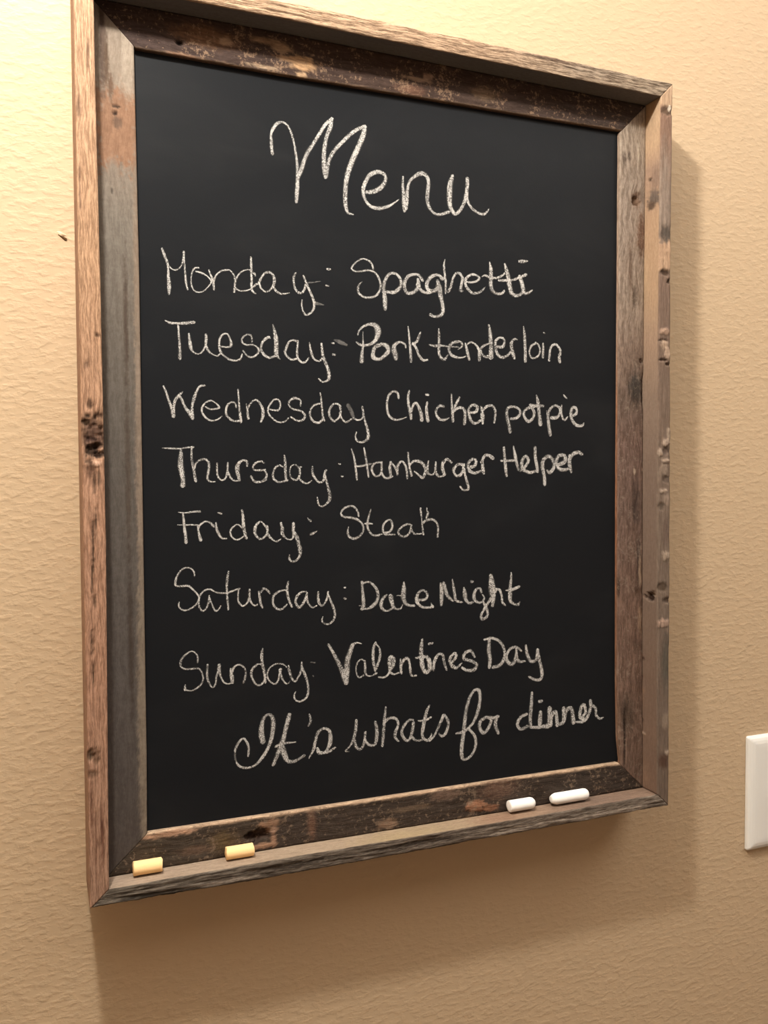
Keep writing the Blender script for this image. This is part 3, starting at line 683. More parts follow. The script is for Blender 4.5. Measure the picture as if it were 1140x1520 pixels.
('Wednesday',[(0,[(-18678,4264,160),(-18486,3800,209),(-18328,3267,226),(-18137,2767,291),(-18012,2162,373)]),(0,[(-18009,2365,324),(-17968,2906,275),(-17863,3314,275),(-17625,3625,292),(-17353,3904,114)]),(0,[(-17591,3660,227),(-17395,3328,244),(-17167,2792,261),(-16903,2459,361),(-16672,2056,378)]),(0,[(-16703,2260,411),(-16674,2873,230),(-16552,3420,312),(-16341,3971,246),(-16099,4354,197),(-15757,4414,182)]),(0,[(-15709,2864,149),(-15368,2715,166),(-15024,2744,150),(-14712,2842,184),(-14916,3125,150),(-15292,3334,166),(-15636,3228,166),(-15913,2927,182),(-15986,2549,215),(-15719,2111,216),(-15310,1880,167),(-14896,1957,151),(-14547,2205,118)]),(0,[(-13478,2888,170),(-13524,3163,186),(-13768,3281,169),(-14084,3079,202),(-14229,2661,219),(-14164,2283,236),(-13853,1978,220),(-13504,1881,187),(-13152,1923,256)]),(0,[(-13315,4209,152),(-13273,3586,187),(-13245,2963,204),(-13181,2409,273),(-13138,1854,307)]),(0,[(-12714,3151,120),(-12647,2770,205),(-12616,2422,240),(-12570,2109,257)]),(0,[(-12611,2840,205),(-12322,3301,171),(-11963,3486,189),(-11645,3180,242),(-11470,2729,312),(-11475,2308,295),(-11623,1884,191)]),(0,[(-11015,2833,148),(-10631,2753,167),(-10283,2776,205),(-10125,3118,168),(-10237,3527,167),(-10584,3555,167),(-10895,3209,185),(-11076,2831,166),(-11018,2459,185),(-10676,2092,167),(-10292,1875,168),(-9826,1922,169),(-9511,2192,150)]),(0,[(-8560,3160,170),(-8557,3538,189),(-8988,3715,282),(-9381,3515,225),(-9463,3173,187),(-9153,2880,188),(-8525,2744,208),(-8211,2410,266),(-8412,2064,228),(-8847,2017,189),(-9315,2272,188)]),(0,[(-7007,3354,173),(-7248,3309,211),(-7569,3148,210),(-7795,2762,191),(-7775,2306,229),(-7499,1968,230),(-7099,1900,231),(-6775,2212,289)]),(0,[(-6984,4157,134),(-6901,3548,192),(-6849,2938,192),(-6789,2404,231),(-6655,2062,193)]),(0,[(-5387,3206,253),(-5672,3391,194),(-5957,3306,213),(-6244,2915,271),(-6248,2416,232),(-5886,2039,253),(-5476,2356,215),(-5349,2821,215),(-5428,3244,253)]),(0,[(-5432,2665,176),(-5231,2206,196),(-4905,1981,196),(-4491,2222,197)]),(1,[(-4731,3262,451),(-4486,2842,393),(-4283,2304,355)]),(0,[(-4324,2342,138),(-3994,2155,198),(-3618,2279,179),(-3491,2633,218),(-3571,3176,218)]),(0,[(-3491,2633,218),(-3328,2012,239),(-3164,1468,300),(-3083,1000,360),(-3169,686,340),(-3589,446,199),(-3964,520,219),(-4169,829,198),(-4083,1219,159)])]),
('Chicken',[(0,[(-497,3988,259),(-587,4362,258),(-950,4475,236),(-1315,4172,278),(-1480,3625,256),(-1457,2958,278),(-1233,2462,279),(-735,2238,237),(-277,2315,195),(183,2476,87)]),(0,[(423,4562,217),(329,4097,282),(371,3424,326),(508,2922,392),(579,2375,284)]),(0,[(600,3009,327),(788,3478,262),(1020,3611,306),(1297,3195,373),(1481,2606,418),(1508,2268,396)]),(0,[(2000,3680,221),(1924,3296,309),(1950,2787,375),(2042,2236,376)]),(0,[(1890,4314,242),(2096,4303,242)]),(0,[(3417,3421,313),(3132,3456,312),(2799,3148,245),(2798,2721,289),(3081,2385,268),(3509,2326,247),(3940,2507,112)]),(0,[(4156,4428,157),(4183,3699,225),(4229,3012,338),(4295,2239,316)]),(0,[(4859,4149,271),(4616,3711,293),(4278,3142,338)]),(0,[(4277,2970,293),(4664,3281,316),(5148,3337,318),(5390,2953,341),(5339,2086,410)]),(0,[(5828,2964,274),(6368,3046,344),(6516,3415,390),(6123,3622,297),(5731,3265,297),(5779,2702,343),(5974,2272,367),(6366,2106,299),(6761,2332,277)]),(0,[(6861,3468,230),(6959,3078,392),(6988,2642,508),(7008,2118,277)]),(0,[(7009,3166,300),(7406,3526,301),(7854,3582,302),(8153,3282,303),(8183,2756,280),(8083,2227,280)])]),
('pot',[(0,[(9605,1479,405),(9486,2063,404),(9329,2610,403),(9289,3159,348),(9486,3507,293),(10001,3555,276),(10478,3360,296),(10558,2982,333),(10200,2628,332),(9684,2548,294)]),(0,[(11924,3640,374),(11359,3487,335),(10958,3199,315),(10958,2783,316),(11361,2375,410),(11804,2663,337),(11925,3153,374),(11682,3495,280)]),(0,[(12166,4552,187),(12288,4068,412),(12370,3513,450),(12453,2886,432),(12535,2189,565)]),(0,[(11520,3769,279),(12167,3682,337),(12777,3698,339)])]),
('pie',[(0,[(13520,1294,419),(13395,1925,418),(13312,2485,417),(13294,2975,378),(13515,3472,322),(13968,3765,266),(14382,3635,324),(14508,3215,325),(14219,2785,381),(13640,2702,418)]),(0,[(13146,3287,94),(13229,2974,227)]),(0,[(14648,3818,153),(14616,3288,268),(14717,2796,287),(14968,2554,250),(15260,2843,173)]),(0,[(14837,4705,134),(15004,4534,249),(15171,4398,153)]),(0,[(15847,2963,290),(16141,3183,387),(16098,3608,348),(15761,3635,347),(15594,3241,385),(15637,2745,386),(15933,2289,387),(16357,2084,350),(16738,2126,351),(16908,2308,176)])]),
('Thursday:',[(0,[(-18840,-136,65),(-18311,-152,163),(-17644,-167,147),(-17173,-95,148),(-16632,-49,182)]),(0,[(-17511,-213,197),(-17530,-655,410),(-17560,-1335,526),(-17467,-1947,462),(-17394,-2492,429),(-17425,-2799,496)]),(0,[(-16734,-36,182),(-16775,-582,215),(-16728,-1129,232),(-16620,-1675,282),(-16558,-2154,283),(-16495,-2497,283)]),(0,[(-16599,-1607,249),(-16444,-1196,183),(-16100,-955,200),(-15724,-954,218),(-15522,-1263,235),(-15564,-1814,252),(-15638,-2261,235),(-15470,-2537,168),(-15091,-2560,118)]),(0,[(-14921,-1193,152),(-14941,-1676,186),(-14878,-2160,203),(-14604,-2452,170),(-14324,-2301,170),(-14178,-1816,204),(-14136,-1191,187)]),(0,[(-14109,-1885,222),(-13939,-2268,188),(-13626,-2513,154),(-13273,-2459,155)]),(0,[(-12695,-1433,190),(-12726,-1083,259),(-13080,-1014,224),(-13401,-1329,377),(-13441,-1747,429),(-13341,-2235,310),(-13287,-2459,224)]),(0,[(-11404,-1185,157),(-11655,-1059,174),(-12051,-1187,226),(-12268,-1468,208),(-12128,-1713,174),(-11698,-1735,175),(-11337,-1679,140)]),(0,[(-12418,-2169,243),(-12208,-2521,226),(-11851,-2628,210),(-11273,-2455,158)]),(0,[(-12034,-1731,137),(-11468,-1719,168),(-11250,-1979,200),(-11285,-2288,230),(-11604,-2564,184),(-12043,-2561,153)]),(0,[(-10004,-1453,186),(-10227,-1360,201),(-10547,-1515,216),(-10743,-1980,216),(-10684,-2383,247),(-10335,-2615,202),(-9951,-2573,187),(-9660,-2481,265)]),(0,[(-9854,-613,140),(-9795,-1173,264),(-9782,-1795,280),(-9744,-2481,234)]),(0,[(-8778,-1515,189),(-8971,-1327,157),(-9295,-1390,156),(-9460,-1796,141),(-9368,-2233,172),(-9014,-2472,204),(-8752,-2298,236),(-8651,-1922,236),(-8680,-1546,220),(-8550,-1483,157)]),(0,[(-8688,-2361,205),(-8462,-2613,221),(-8071,-2729,159),(-7740,-2523,111)]),(0,[(-7665,-1483,191),(-7637,-1987,270),(-7442,-2367,239),(-7147,-2653,192),(-6848,-2591,209),(-6713,-2306,273),(-6676,-1926,273),(-6575,-1736,225)]),(0,[(-6678,-2116,273),(-6548,-2561,241),(-6419,-3070,274),(-6289,-3580,356),(-6326,-4026,356),(-6596,-4340,194),(-6930,-4512,177),(-7195,-4330,209),(-7290,-3822,160)]),(0,[(-5532,-1240,146),(-5411,-1265,146)]),(0,[(-5323,-2197,163),(-5202,-2223,163)])]),
('Hamburger',[(0,[(-4479,-71,149),(-4296,-656,206),(-4175,-1316,225),(-4101,-1904,244),(-4050,-2455,207)]),(0,[(-3444,11,169),(-3330,-578,245),(-3216,-1241,265),(-3140,-1758,227),(-3080,-2238,209)]),(0,[(-4121,-1426,206),(-3690,-1404,226),(-3295,-1315,227),(-2899,-1240,190)]),(0,[(-1941,-1090,172),(-2341,-1128,191),(-2661,-1277,247),(-2806,-1684,247),(-2587,-2129,229),(-2228,-2167,191),(-1986,-1833,230),(-1982,-1164,249)]),(0,[(-1963,-1982,249),(-1708,-2318,250),(-1386,-2342,251),(-1062,-2208,213)]),(0,[(-1177,-1088,212),(-1284,-1536,327),(-1207,-2133,328)]),(0,[(-1217,-1088,231),(-895,-1424,232),(-654,-1835,291),(-639,-2097,213)]),(0,[(-613,-1760,252),(-570,-1311,291),(-243,-1026,214),(42,-1310,253),(179,-1836,273),(217,-2363,235)]),(0,[(293,-332,195),(347,-934,234),(427,-1536,235),(589,-2139,294)]),(0,[(452,-1310,254),(742,-1045,294),(1321,-1044,335),(1736,-1422,356),(1817,-1839,337),(1565,-2331,336),(1192,-2103,217),(862,-1837,177)]),(0,[(2088,-1004,139),(2003,-1459,278),(2001,-1915,298),(2319,-2106,199),(2613,-1954,220),(2699,-1535,279),(2726,-1078,179)]),(0,[(2723,-1840,280),(2908,-2184,280),(3246,-2239,201),(3586,-2071,242)]),(0,[(3377,-1038,281),(3333,-1535,401),(3484,-2071,342)]),(0,[(3419,-1153,301),(3718,-846,302),(4144,-1113,242)]),(0,[(5170,-1284,364),(4696,-1284,307),(4340,-1708,362),(4575,-2185,279),(5049,-2027,365),(5289,-1284,281)]),(0,[(5229,-1390,280),(5406,-2240,310),(5644,-2987,311),(5643,-3307,254),(5225,-3357,253),(4928,-3088,197)]),(0,[(5766,-1496,310),(6246,-1389,368),(6367,-962,368),(6007,-856,338),(5647,-1230,338),(5765,-1762,395),(6245,-1976,340),(6788,-1817,284)]),(0,[(6971,-960,284),(7006,-1495,427),(7091,-1978,342)]),(0,[(6910,-1067,370),(7153,-584,342),(7579,-528,371),(7945,-741,430)])]),
('Helper',[(0,[(9016,129,318),(9090,-736,347),(9176,-1495,406),(9263,-2200,320)]),(0,[(9922,245,175),(10085,-515,408),(10236,-1167,380),(10386,-1658,322)]),(0,[(8744,-954,231),(9362,-952,261),(9923,-929,262)]),(0,[(10550,-1822,206),(10991,-1494,353),(11370,-946,384),(11116,-564,353),(10763,-948,382),(10801,-1603,441),(11498,-1933,355),(12198,-1769,298)]),(0,[(12029,155,385),(12056,-724,386),(12236,-1493,417),(12262,-1846,357)]),(0,[(12971,-2931,420),(12905,-2156,449),(12749,-1383,508),(12838,-886,448),(13353,-552,420),(13808,-938,452),(13874,-1493,422),(13486,-1936,421),(13227,-1770,240)]),(0,[(14395,-1270,424),(14984,-990,547),(14917,-488,455),(14328,-547,393),(14133,-1104,423),(14396,-1604,454),(14986,-1716,396),(15513,-1548,306)]),(0,[(15444,-486,305),(15446,-1157,519),(15620,-1884,337)]),(0,[(15445,-821,519),(15774,-372,458),(16371,-200,430),(16705,-366,400)])]),
('Friday:',[(0,[(-17737,-4749,94),(-17246,-4803,162),(-16750,-4729,163),(-16224,-4711,232)]),(0,[(-17438,-4882,189),(-17390,-5356,243),(-17343,-5913,271),(-17279,-6415,298),(-17247,-6917,340)]),(0,[(-17815,-5651,108),(-17367,-5678,122),(-16873,-5674,136),(-16376,-5703,123)]),(0,[(-16404,-5769,137),(-16353,-6106,192),(-16286,-6444,247),(-16196,-6783,329)]),(0,[(-16351,-5938,192),(-16181,-5663,192),(-15816,-5458,179),(-15482,-5556,179),(-15261,-5798,304)]),(0,[(-15061,-5577,166),(-15011,-6029,277),(-14819,-6458,264),(-14624,-6718,181),(-14312,-6756,154)]),(0,[(-14911,-4820,111),(-14686,-4897,236)]),(0,[(-13159,-5964,170),(-13444,-5740,141),(-13789,-5891,168),(-14010,-6226,182),(-13912,-6626,169),(-13572,-6864,169),(-13226,-6760,156),(-12964,-6540,113)]),(0,[(-13133,-4683,211),(-13063,-5168,282),(-13030,-5739,339),(-12961,-6254,312),(-12822,-6744,284)]),(0,[(-11821,-5596,157),(-12086,-5877,257),(-12178,-6276,300),(-12065,-6623,243),(-11834,-6860,186)]),(0,[(-11405,-5907,199),(-11618,-5610,146),(-11888,-5603,172),(-12134,-5915,250),(-12192,-6284,290),(-12061,-6658,198),(-11713,-6855,186),(-11413,-6677,226),(-11220,-6364,239),(-11269,-5937,292)]),(0,[(-11221,-6470,293),(-10979,-6797,240),(-10654,-7047,161),(-10435,-7054,175),(-10214,-6927,121)]),(0,[(-10174,-5697,228),(-10068,-6128,336),(-10072,-6502,336),(-9827,-6831,175),(-9496,-6976,163),(-9217,-6796,231),(-9212,-6311,312),(-9196,-5773,339)]),(0,[(-9158,-6420,299),(-8939,-6804,381),(-8804,-7294,355),(-8696,-7730,410),(-8700,-8163,301),(-8955,-8532,232),(-9290,-8653,204),(-9538,-8455,231),(-9535,-8132,95)]),(0,[(-8074,-5367,82),(-7973,-5505,233),(-7861,-5578,274)]),(0,[(-7814,-6620,275),(-7644,-6544,275),(-7359,-6388,110)])]),
('Steak',[(0,[(-3927,-5294,201),(-4008,-4940,221),(-4297,-4582,220),(-4670,-4514,220),(-5167,-4724,219),(-5376,-5109,219),(-5089,-5349,239),(-4511,-5423,261),(-3971,-5607,262),(-3597,-6009,223),(-3558,-6482,223),(-3896,-6905,263),(-4356,-7048,282),(-4729,-6881,241),(-4834,-6526,220),(-4765,-6137,100)]),(0,[(-2917,-4826,142),(-3089,-5391,223),(-3219,-5939,264),(-3095,-6416,224),(-2802,-6779,225),(-2421,-6869,225),(-1994,-6763,165)]),(0,[(-3387,-5896,203),(-3092,-5903,244),(-2797,-5934,143)]),(0,[(-1823,-6648,185),(-1351,-6621,228),(-1091,-6230,249),(-1174,-5749,227),(-1432,-5664,206),(-1776,-5934,226),(-1907,-6368,247),(-1738,-6770,227),(-1309,-6822,186),(-878,-6834,166)]),(0,[(518,-6109,189),(256,-6023,210),(-225,-6211,230),(-574,-6603,229),(-402,-6928,230),(-11,-7019,251),(384,-6749,252),(562,-6151,231)]),(0,[(534,-6432,231),(778,-6801,232),(1131,-6851,190),(1440,-6819,149)]),(0,[(1360,-4798,211),(1420,-5202,211),(1471,-5729,127),(1531,-6296,233),(1617,-6905,213)]),(0,[(1919,-4767,127),(1954,-5010,149),(2024,-5174,276),(1889,-5535,276)]),(0,[(1532,-6013,276),(1844,-5777,319),(2379,-5708,277),(2737,-5919,236),(2915,-6331,236),(2868,-7145,215)])]),
('Saturday:',[(0,[(-16685,-9422,127),(-16694,-9131,159),(-16913,-8863,142),(-17262,-8770,142),(-17612,-8929,173),(-17901,-9334,204),(-18033,-9713,235),(-18006,-10035,188),(-17660,-10104,173),(-17153,-10091,221),(-16838,-10353,175),(-16523,-10694,175),(-16367,-11027,176),(-16565,-11470,160),(-16984,-11769,175),(-17399,-11873,174),(-17714,-11725,158),(-17836,-11460,158),(-17790,-11269,110)]),(0,[(-16376,-11741,128),(-16367,-11027,208),(-16137,-10650,160),(-15812,-10439,176),(-15488,-10456,177),(-15166,-10669,162),(-14710,-10759,179),(-14251,-10751,196),(-13788,-10611,180),(-13389,-10500,214)]),(0,[(-16374,-11546,144),(-16249,-11878,176),(-16090,-12005,177),(-15829,-11774,177),(-15661,-11327,209),(-15624,-10905,177)]),(0,[(-15613,-11069,209),(-15437,-11536,161),(-15216,-12007,194),(-14987,-11988,162),(-14788,-11705,98)]),(0,[(-14180,-9211,195),(-14271,-9699,244),(-14324,-10221,228),(-14318,-10813,212),(-14271,-11341,229),(-14233,-12001,196)]),(0,[(-13455,-10529,214),(-13494,-10989,164),(-13466,-11453,181),(-13171,-11801,182),(-12869,-11653,182),(-12663,-11234,216),(-12622,-10606,182)]),(0,[(-12649,-11235,232),(-12466,-11644,200),(-12199,-11846,184),(-12029,-11736,117)]),(0,[(-11904,-10810,217),(-11855,-11279,267),(-11792,-11683,251),(-11660,-12011,185)]),(0,[(-11783,-10883,167),(-11543,-10616,201),(-11272,-10710,201),(-11104,-10920,168)]),(0,[(-11617,-10567,172),(-11396,-10610,188),(-11082,-10970,173)]),(0,[(-9829,-10786,143),(-10345,-10853,206),(-10732,-11114,268),(-10864,-11482,252),(-10773,-11926,237),(-10423,-12229,222),(-10101,-12186,207),(-9775,-11891,191)]),(0,[(-9642,-10166,175),(-9731,-10665,286),(-9703,-11170,287),(-9578,-11618,239),(-9388,-12071,224)]),(0,[(-8234,-10996,161),(-8595,-11009,209),(-8925,-11276,289),(-9091,-11646,257),(-8964,-12033,273),(-8736,-12142,274),(-8471,-11840,258),(-8237,-11377,291),(-8169,-11095,194)]),(0,[(-8205,-11443,275),(-8077,-11895,194),(-7750,-12233,195),(-7417,-12125,147)]),(0,[(-7276,-11079,196),(-7292,-11494,277),(-7216,-11945,261),(-6985,-12151,229),(-6749,-11940,213),(-6579,-11597,213),(-6474,-11090,181)]),(0,[(-6476,-11347,246),(-6212,-11939,231),(-6014,-12466,265),(-5936,-12857,265),(-6054,-13300,232),(-6427,-13598,198),(-6796,-13541,181),(-6994,-13303,164),(-6925,-13019,115)]),(0,[(-5154,-10850,183),(-5066,-10842,183)]),(0,[(-5160,-11677,216),(-5059,-11721,217)])]),
('Date',[(0,[(-3681,-10490,286),(-3650,-11045,303),(-3585,-11700,355),(-3569,-12353,440),(-3695,-12607,338)]),(0,[(-3682,-10620,252),(-3161,-10496,203),(-2709,-10767,289),(-2432,-11174,341),(-2329,-11639,341),(-2472,-12090,375),(-2825,-12430,392),(-3209,-12603,238),(-3765,-12602,203)]),(0,[(-3936,-12331,101),(-3763,-12342,101)]),(0,[(-1589,-11614,189),(-1908,-11859,343),(-2087,-12310,411),(-1948,-12713,343),(-1596,-12879,207),(-1204,-12758,207),(-954,-12575,208)]),(0,[(-1270,-11763,552),(-1166,-12165,484),(-1061,-12568,346),(-741,-12786,226),(-383,-12741,192),(-237,-12451,105)]),(0,[(-121,-10698,191),(-124,-11229,522),(-162,-11824,557),(-21,-12298,436),(303,-12550,280),(774,-12611,264)]),(0,[(-735,-11713,69),(-377,-11713,156)]),(0,[(1140,-12164,264),(1725,-12164,301),(1947,-11874,302),(1801,-11531,266),(1435,-11411,265),(1105,-11694,352),(994,-12156,440),(1211,-12570,318),(1649,-12797,266),(2164,-12828,267),(2423,-12776,303)]),(0,[(2276,-12498,107),(2386,-12774,393)])]),
('Night',[(0,[(3150,-10951,268),(3222,-11529,484),(3221,-12137,485),(3182,-12676,305)]),(0,[(3411,-10964,448),(3559,-11479,467),(3819,-12035,397),(4232,-12398,272)]),(0,[(4199,-10664,126),(4310,-11315,308),(4422,-11933,344),(4534,-12415,309),(5102,-12584,183)]),(0,[(5257,-11397,182),(5332,-11845,512),(5408,-12328,457),(5713,-12688,312),(6019,-12638,313)]),(0,[(5946,-10919,312),(6061,-10925,312)]),(0,[(6869,-11859,241),(6792,-11580,277),(6483,-11529,277),(6213,-11893,405),(6212,-12374,405),(6597,-12705,240),(6984,-12624,241),(7140,-12288,223),(6946,-12036,130)]),(0,[(7062,-12698,279),(7295,-13126,373),(7450,-13551,336),(7411,-13894,317),(6982,-14109,335),(6828,-13788,334),(7061,-13388,279),(7295,-12988,372),(7646,-12593,373),(8234,-11724,468)]),(0,[(7765,-10524,465),(7842,-11150,745),(7881,-11775,840),(7998,-12405,561),(7919,-13025,374)]),(0,[(8234,-11655,187),(8588,-11743,282),(8785,-12240,282),(8864,-12802,283),(9141,-13062,208)]),(0,[(9698,-10334,151),(9698,-10893,322),(9618,-11517,379),(9594,-12145,531),(9618,-12706,417),(9978,-13007,286),(10379,-13065,325),(10539,-12829,134)]),(0,[(9181,-11809,113),(9738,-11803,341),(10458,-11560,324)])]),
('Sunday:',[(0,[(-16538,-15727,181),(-16508,-15390,181),(-16657,-15065,142),(-16963,-14895,128),(-17322,-15064,179),(-17631,-15350,217),(-17762,-15650,242),(-17715,-15965,166),(-17439,-16155,154),(-16980,-16184,167),(-16467,-16203,155),(-16239,-16510,156),(-16141,-16938,182),(-16276,-17345,182),(-16589,-17629,194),(-16950,-17777,142),(-17282,-17745,141),(-17484,-17648,231)]),(0,[(-17455,-17339,154),(-17459,-17676,257)]),(0,[(-15818,-15997,221),(-15851,-16492,208),(-15831,-16966,235),(-15655,-17455,170),(-15450,-17685,157),(-15238,-17441,184),(-15180,-16973,184),(-15044,-16563,223),(-14949,-16097,354)]),(0,[(-14952,-16308,328),(-14865,-16896,197),(-14660,-17337,158),(-14346,-17535,132),(-14028,-17475,159)]),(0,[(-14121,-16433,159),(-14048,-16916,398),(-13975,-17453,292)]),(0,[(-14018,-16654,292),(-13802,-16275,199),(-13428,-16174,173),(-13110,-16414,187),(-12981,-16798,188),(-13039,-17220,241),(-13150,-17530,201)]),(0,[(-12195,-16386,189),(-12468,-16630,215),(-12580,-16994,215),(-12423,-17436,216),(-12210,-17777,176)]),(0,[(-11801,-16312,149),(-11990,-16242,162),(-12371,-16424,175),(-12564,-16782,242),(-12515,-17214,229),(-12304,-17662,203),(-12035,-17858,203),(-11762,-17766,204),(-11541,-17463,163)]),(0,[(-11680,-15115,149),(-11755,-15565,297),(-11728,-16050,298),(-11641,-16594,298),(-11537,-17087,285),(-11505,-17682,231)]),(0,[(-9854,-16667,152),(-10074,-16448,165),(-10460,-16345,165),(-10901,-16442,178),(-11233,-16737,177),(-11347,-17158,191),(-11214,-17547,164),(-10861,-17850,178),(-10613,-17792,192),(-10443,-17401,192),(-10327,-16816,344)]),(0,[(-10303,-17197,303),(-10087,-17705,179),(-9811,-17948,152),(-9587,-17778,111)]),(0,[(-9687,-16573,152),(-9608,-17042,305),(-9445,-17546,236),(-9196,-17814,209),(-8912,-17485,195),(-8682,-16959,251),(-8649,-16388,167)]),(0,[(-8597,-16857,307),(-8376,-17424,280),(-8184,-18045,253),(-8143,-18597,225),(-8250,-19081,225),(-8592,-19349,211),(-8930,-19397,168),(-9209,-19178,182),(-9262,-18872,167),(-9147,-18610,84)]),(1,[(-7886,-16469,169),(-7574,-16506,141)]),(1,[(-7753,-17507,155),(-7725,-17565,155)])]),
('Valentines',[(0,[(-6455,-15228,298),(-6156,-15767,333),(-5822,-16376,418),(-5555,-16981,453),(-5219,-17660,674),(-5053,-18261,591)]),(0,[(-5053,-18261,422),(-4980,-17682,557),(-4976,-17096,607),(-4903,-16452,590),(-4693,-15883,506),(-4518,-15376,422)]),(0,[(-4518,-15473,338),(-4207,-15236,203),(-3758,-15336,85)]),(0,[(-3490,-16765,188),(-3766,-16578,170),(-4079,-16781,170),(-4221,-17227,170),(-4155,-17755,170),(-3915,-18006,171),(-3601,-17838,205)]),(0,[(-3490,-16732,222),(-3458,-17227,257),(-3461,-17620,240),(-3219,-17938,172),(-2799,-17910,138),(-2517,-17770,259)]),(0,[(-2621,-17563,259),(-2723,-17092,310),(-2789,-16428,344),(-2750,-15774,309),(-2572,-15360,258)]),(0,[(-2503,-15464,172),(-2259,-15812,207),(-2191,-16345,294),(-2336,-16927,311),(-2585,-17434,345)]),(0,[(-2308,-18119,191),(-1813,-18163,226),(-1456,-17897,244),(-1383,-17538,349)]),(0,[(-1383,-17605,262),(-1380,-16941,523),(-1271,-16552,348),(-1023,-16838,437),(-1132,-17361,437),(-1384,-17704,314),(-1029,-18001,193),(-598,-17906,211)]),(0,[(-449,-16852,176),(-416,-17355,317),(-368,-17960,264)]),(0,[(-380,-17358,299),(-162,-16943,317),(164,-16803,300),(344,-17152,265),(414,-17761,284),(520,-18240,231),(921,-18276,214)]),(0,[(1474,-15415,280),(1379,-16148,476),(1399,-16995,505),(1546,-17749,478),(1834,-18092,423),(2125,-17799,481),(2011,-17046,423),(1781,-16815,338),(917,-16850,251)]),(0,[(2074,-15799,253),(2365,-15747,254)]),(0,[(2069,-17051,423),(2241,-17809,425)]),(0,[(2473,-17936,312),(2534,-17302,397),(2886,-16745,312),(3297,-16778,314),(3413,-17376,314),(3647,-18038,258)]),(0,[(4240,-17391,317),(4539,-16986,346),(4361,-16756,316),(3945,-17152,402),(4121,-17703,431),(4536,-17954,347),(5015,-17618,174)]),(0,[(6221,-17177,263),(5859,-16660,350),(5317,-16833,377),(5256,-17260,377),(5978,-17536,351),(6402,-17843,381),(6159,-18257,410),(5494,-18253,321),(5074,-18000,290)])]),
('Day',[(0,[(7626,-15926,384),(7564,-16740,502),(7686,-17515,474),(7624,-18166,415)]),(0,[(7136,-15835,265),(7934,-15763,325),(8677,-16168,358),(9050,-16857,329),(9050,-17517,420),(8614,-18086,419),(7994,-18220,387)]),(0,[(10686,-17041,243),(10180,-16669,302),(9551,-16841,331),(9237,-17422,390),(9425,-17934,451),(9865,-18082,453),(10180,-17499,424),(10205,-16837,302)]),(0,[(10205,-17390,393),(10433,-17908,394),(11068,-17961,213)]),(0,[(11131,-16631,274),(11259,-17364,427),(11643,-18009,398),(12157,-17884,400),(12285,-17111,431)]),(0,[(12286,-17335,461),(12545,-18252,432),(12741,-19168,434),(12548,-19656,372),(11967,-19603,339),(11453,-19332,276)])]),
("It's",[(0,[(-12868,-23103,212),(-12823,-22485,250),(-13008,-21968,250),(-13234,-21752,230),(-13578,-22014,248),(-13810,-22441,267),(-13850,-22663,191)]),(1,[(-13850,-22663,191),(-13856,-23116,191),(-13747,-23509,172)]),(0,[(-13747,-23509,191),(-13486,-23846,249),(-12955,-24006,232),(-12341,-23880,252),(-11795,-23375,331),(-11402,-22810,352),(-11123,-22153,391),(-10960,-21480,450),(-10914,-20794,469),(-11026,-20321,390),(-11335,-20150,253),(-11648,-20407,349),(-11809,-21001,484),(-11837,-21533,582),(-11744,-22156,544)]),(0,[(-9653,-20353,435),(-9858,-21065,454),(-10062,-21814,454),(-10226,-22413,553),(-10547,-23146,453),(-10947,-24021,334)]),(0,[(-10230,-22799,593),(-10039,-23441,594),(-9767,-23901,398),(-9291,-23962,340),(-8891,-23818,281),(-8529,-23629,342)]),(0,[(-10738,-22660,255),(-10226,-22490,276),(-9674,-22494,198),(-9198,-22497,140)]),(0,[(-8059,-20500,201),(-7967,-20963,261),(-8131,-21350,221)]),(0,[(-8129,-23875,121),(-7760,-23255,303),(-7593,-22570,324),(-7385,-21967,344),(-6935,-21704,264),(-6487,-21912,347),(-6368,-22478,450),(-6455,-23020,450),(-6787,-23531,266),(-7276,-23550,447),(-7436,-23216,304)]),(0,[(-7277,-23589,244),(-6623,-23591,307),(-6004,-23311,247)])]),
('whats',[(0,[(-4848,-23765,88),(-5156,-23685,132),(-4711,-23276,198),(-4441,-22717,331),(-4258,-21978,353),(-4237,-21389,309)]),(0,[(-4398,-22891,287),(-4224,-23503,332),(-3869,-23674,289),(-3597,-23240,289),(-3475,-22405,289)]),(0,[(-3533,-22993,334),(-3194,-23415,290),(-2697,-23475,314),(-2512,-22857,427),(-2509,-22260,404),(-2641,-21649,268)]),(0,[(-1725,-20595,225),(-1821,-21311,338),(-1898,-22158,361),(-1967,-22920,361),(-2035,-23640,316)]),(0,[(-1823,-21739,338),(-1364,-21489,294),(-812,-21635,296),(-676,-22123,296),(-910,-22699,387),(-912,-23129,342),(-636,-23437,183)]),(0,[(629,-21878,253),(301,-21842,276),(-167,-22266,343),(-355,-22763,343),(-125,-23308,367),(247,-23481,299),(530,-22951,392),(675,-22100,346)]),(0,[(482,-23206,346),(903,-23559,278),(1423,-23594,210)]),(0,[(2098,-20816,163),(1858,-21271,372),(1666,-21948,395),(1502,-22714,419),(1471,-23321,349),(1849,-23670,304),(2183,-23491,305),(2280,-23152,141)]),(0,[(1099,-21973,139),(1618,-22030,279),(2237,-21818,210)]),(0,[(2087,-23742,211),(2470,-23437,235),(2856,-22779,306),(3243,-22032,354),(3389,-21740,283),(3726,-22172,331),(3773,-22706,332),(3529,-23296,379),(3190,-23477,307),(2950,-23229,189)])]),
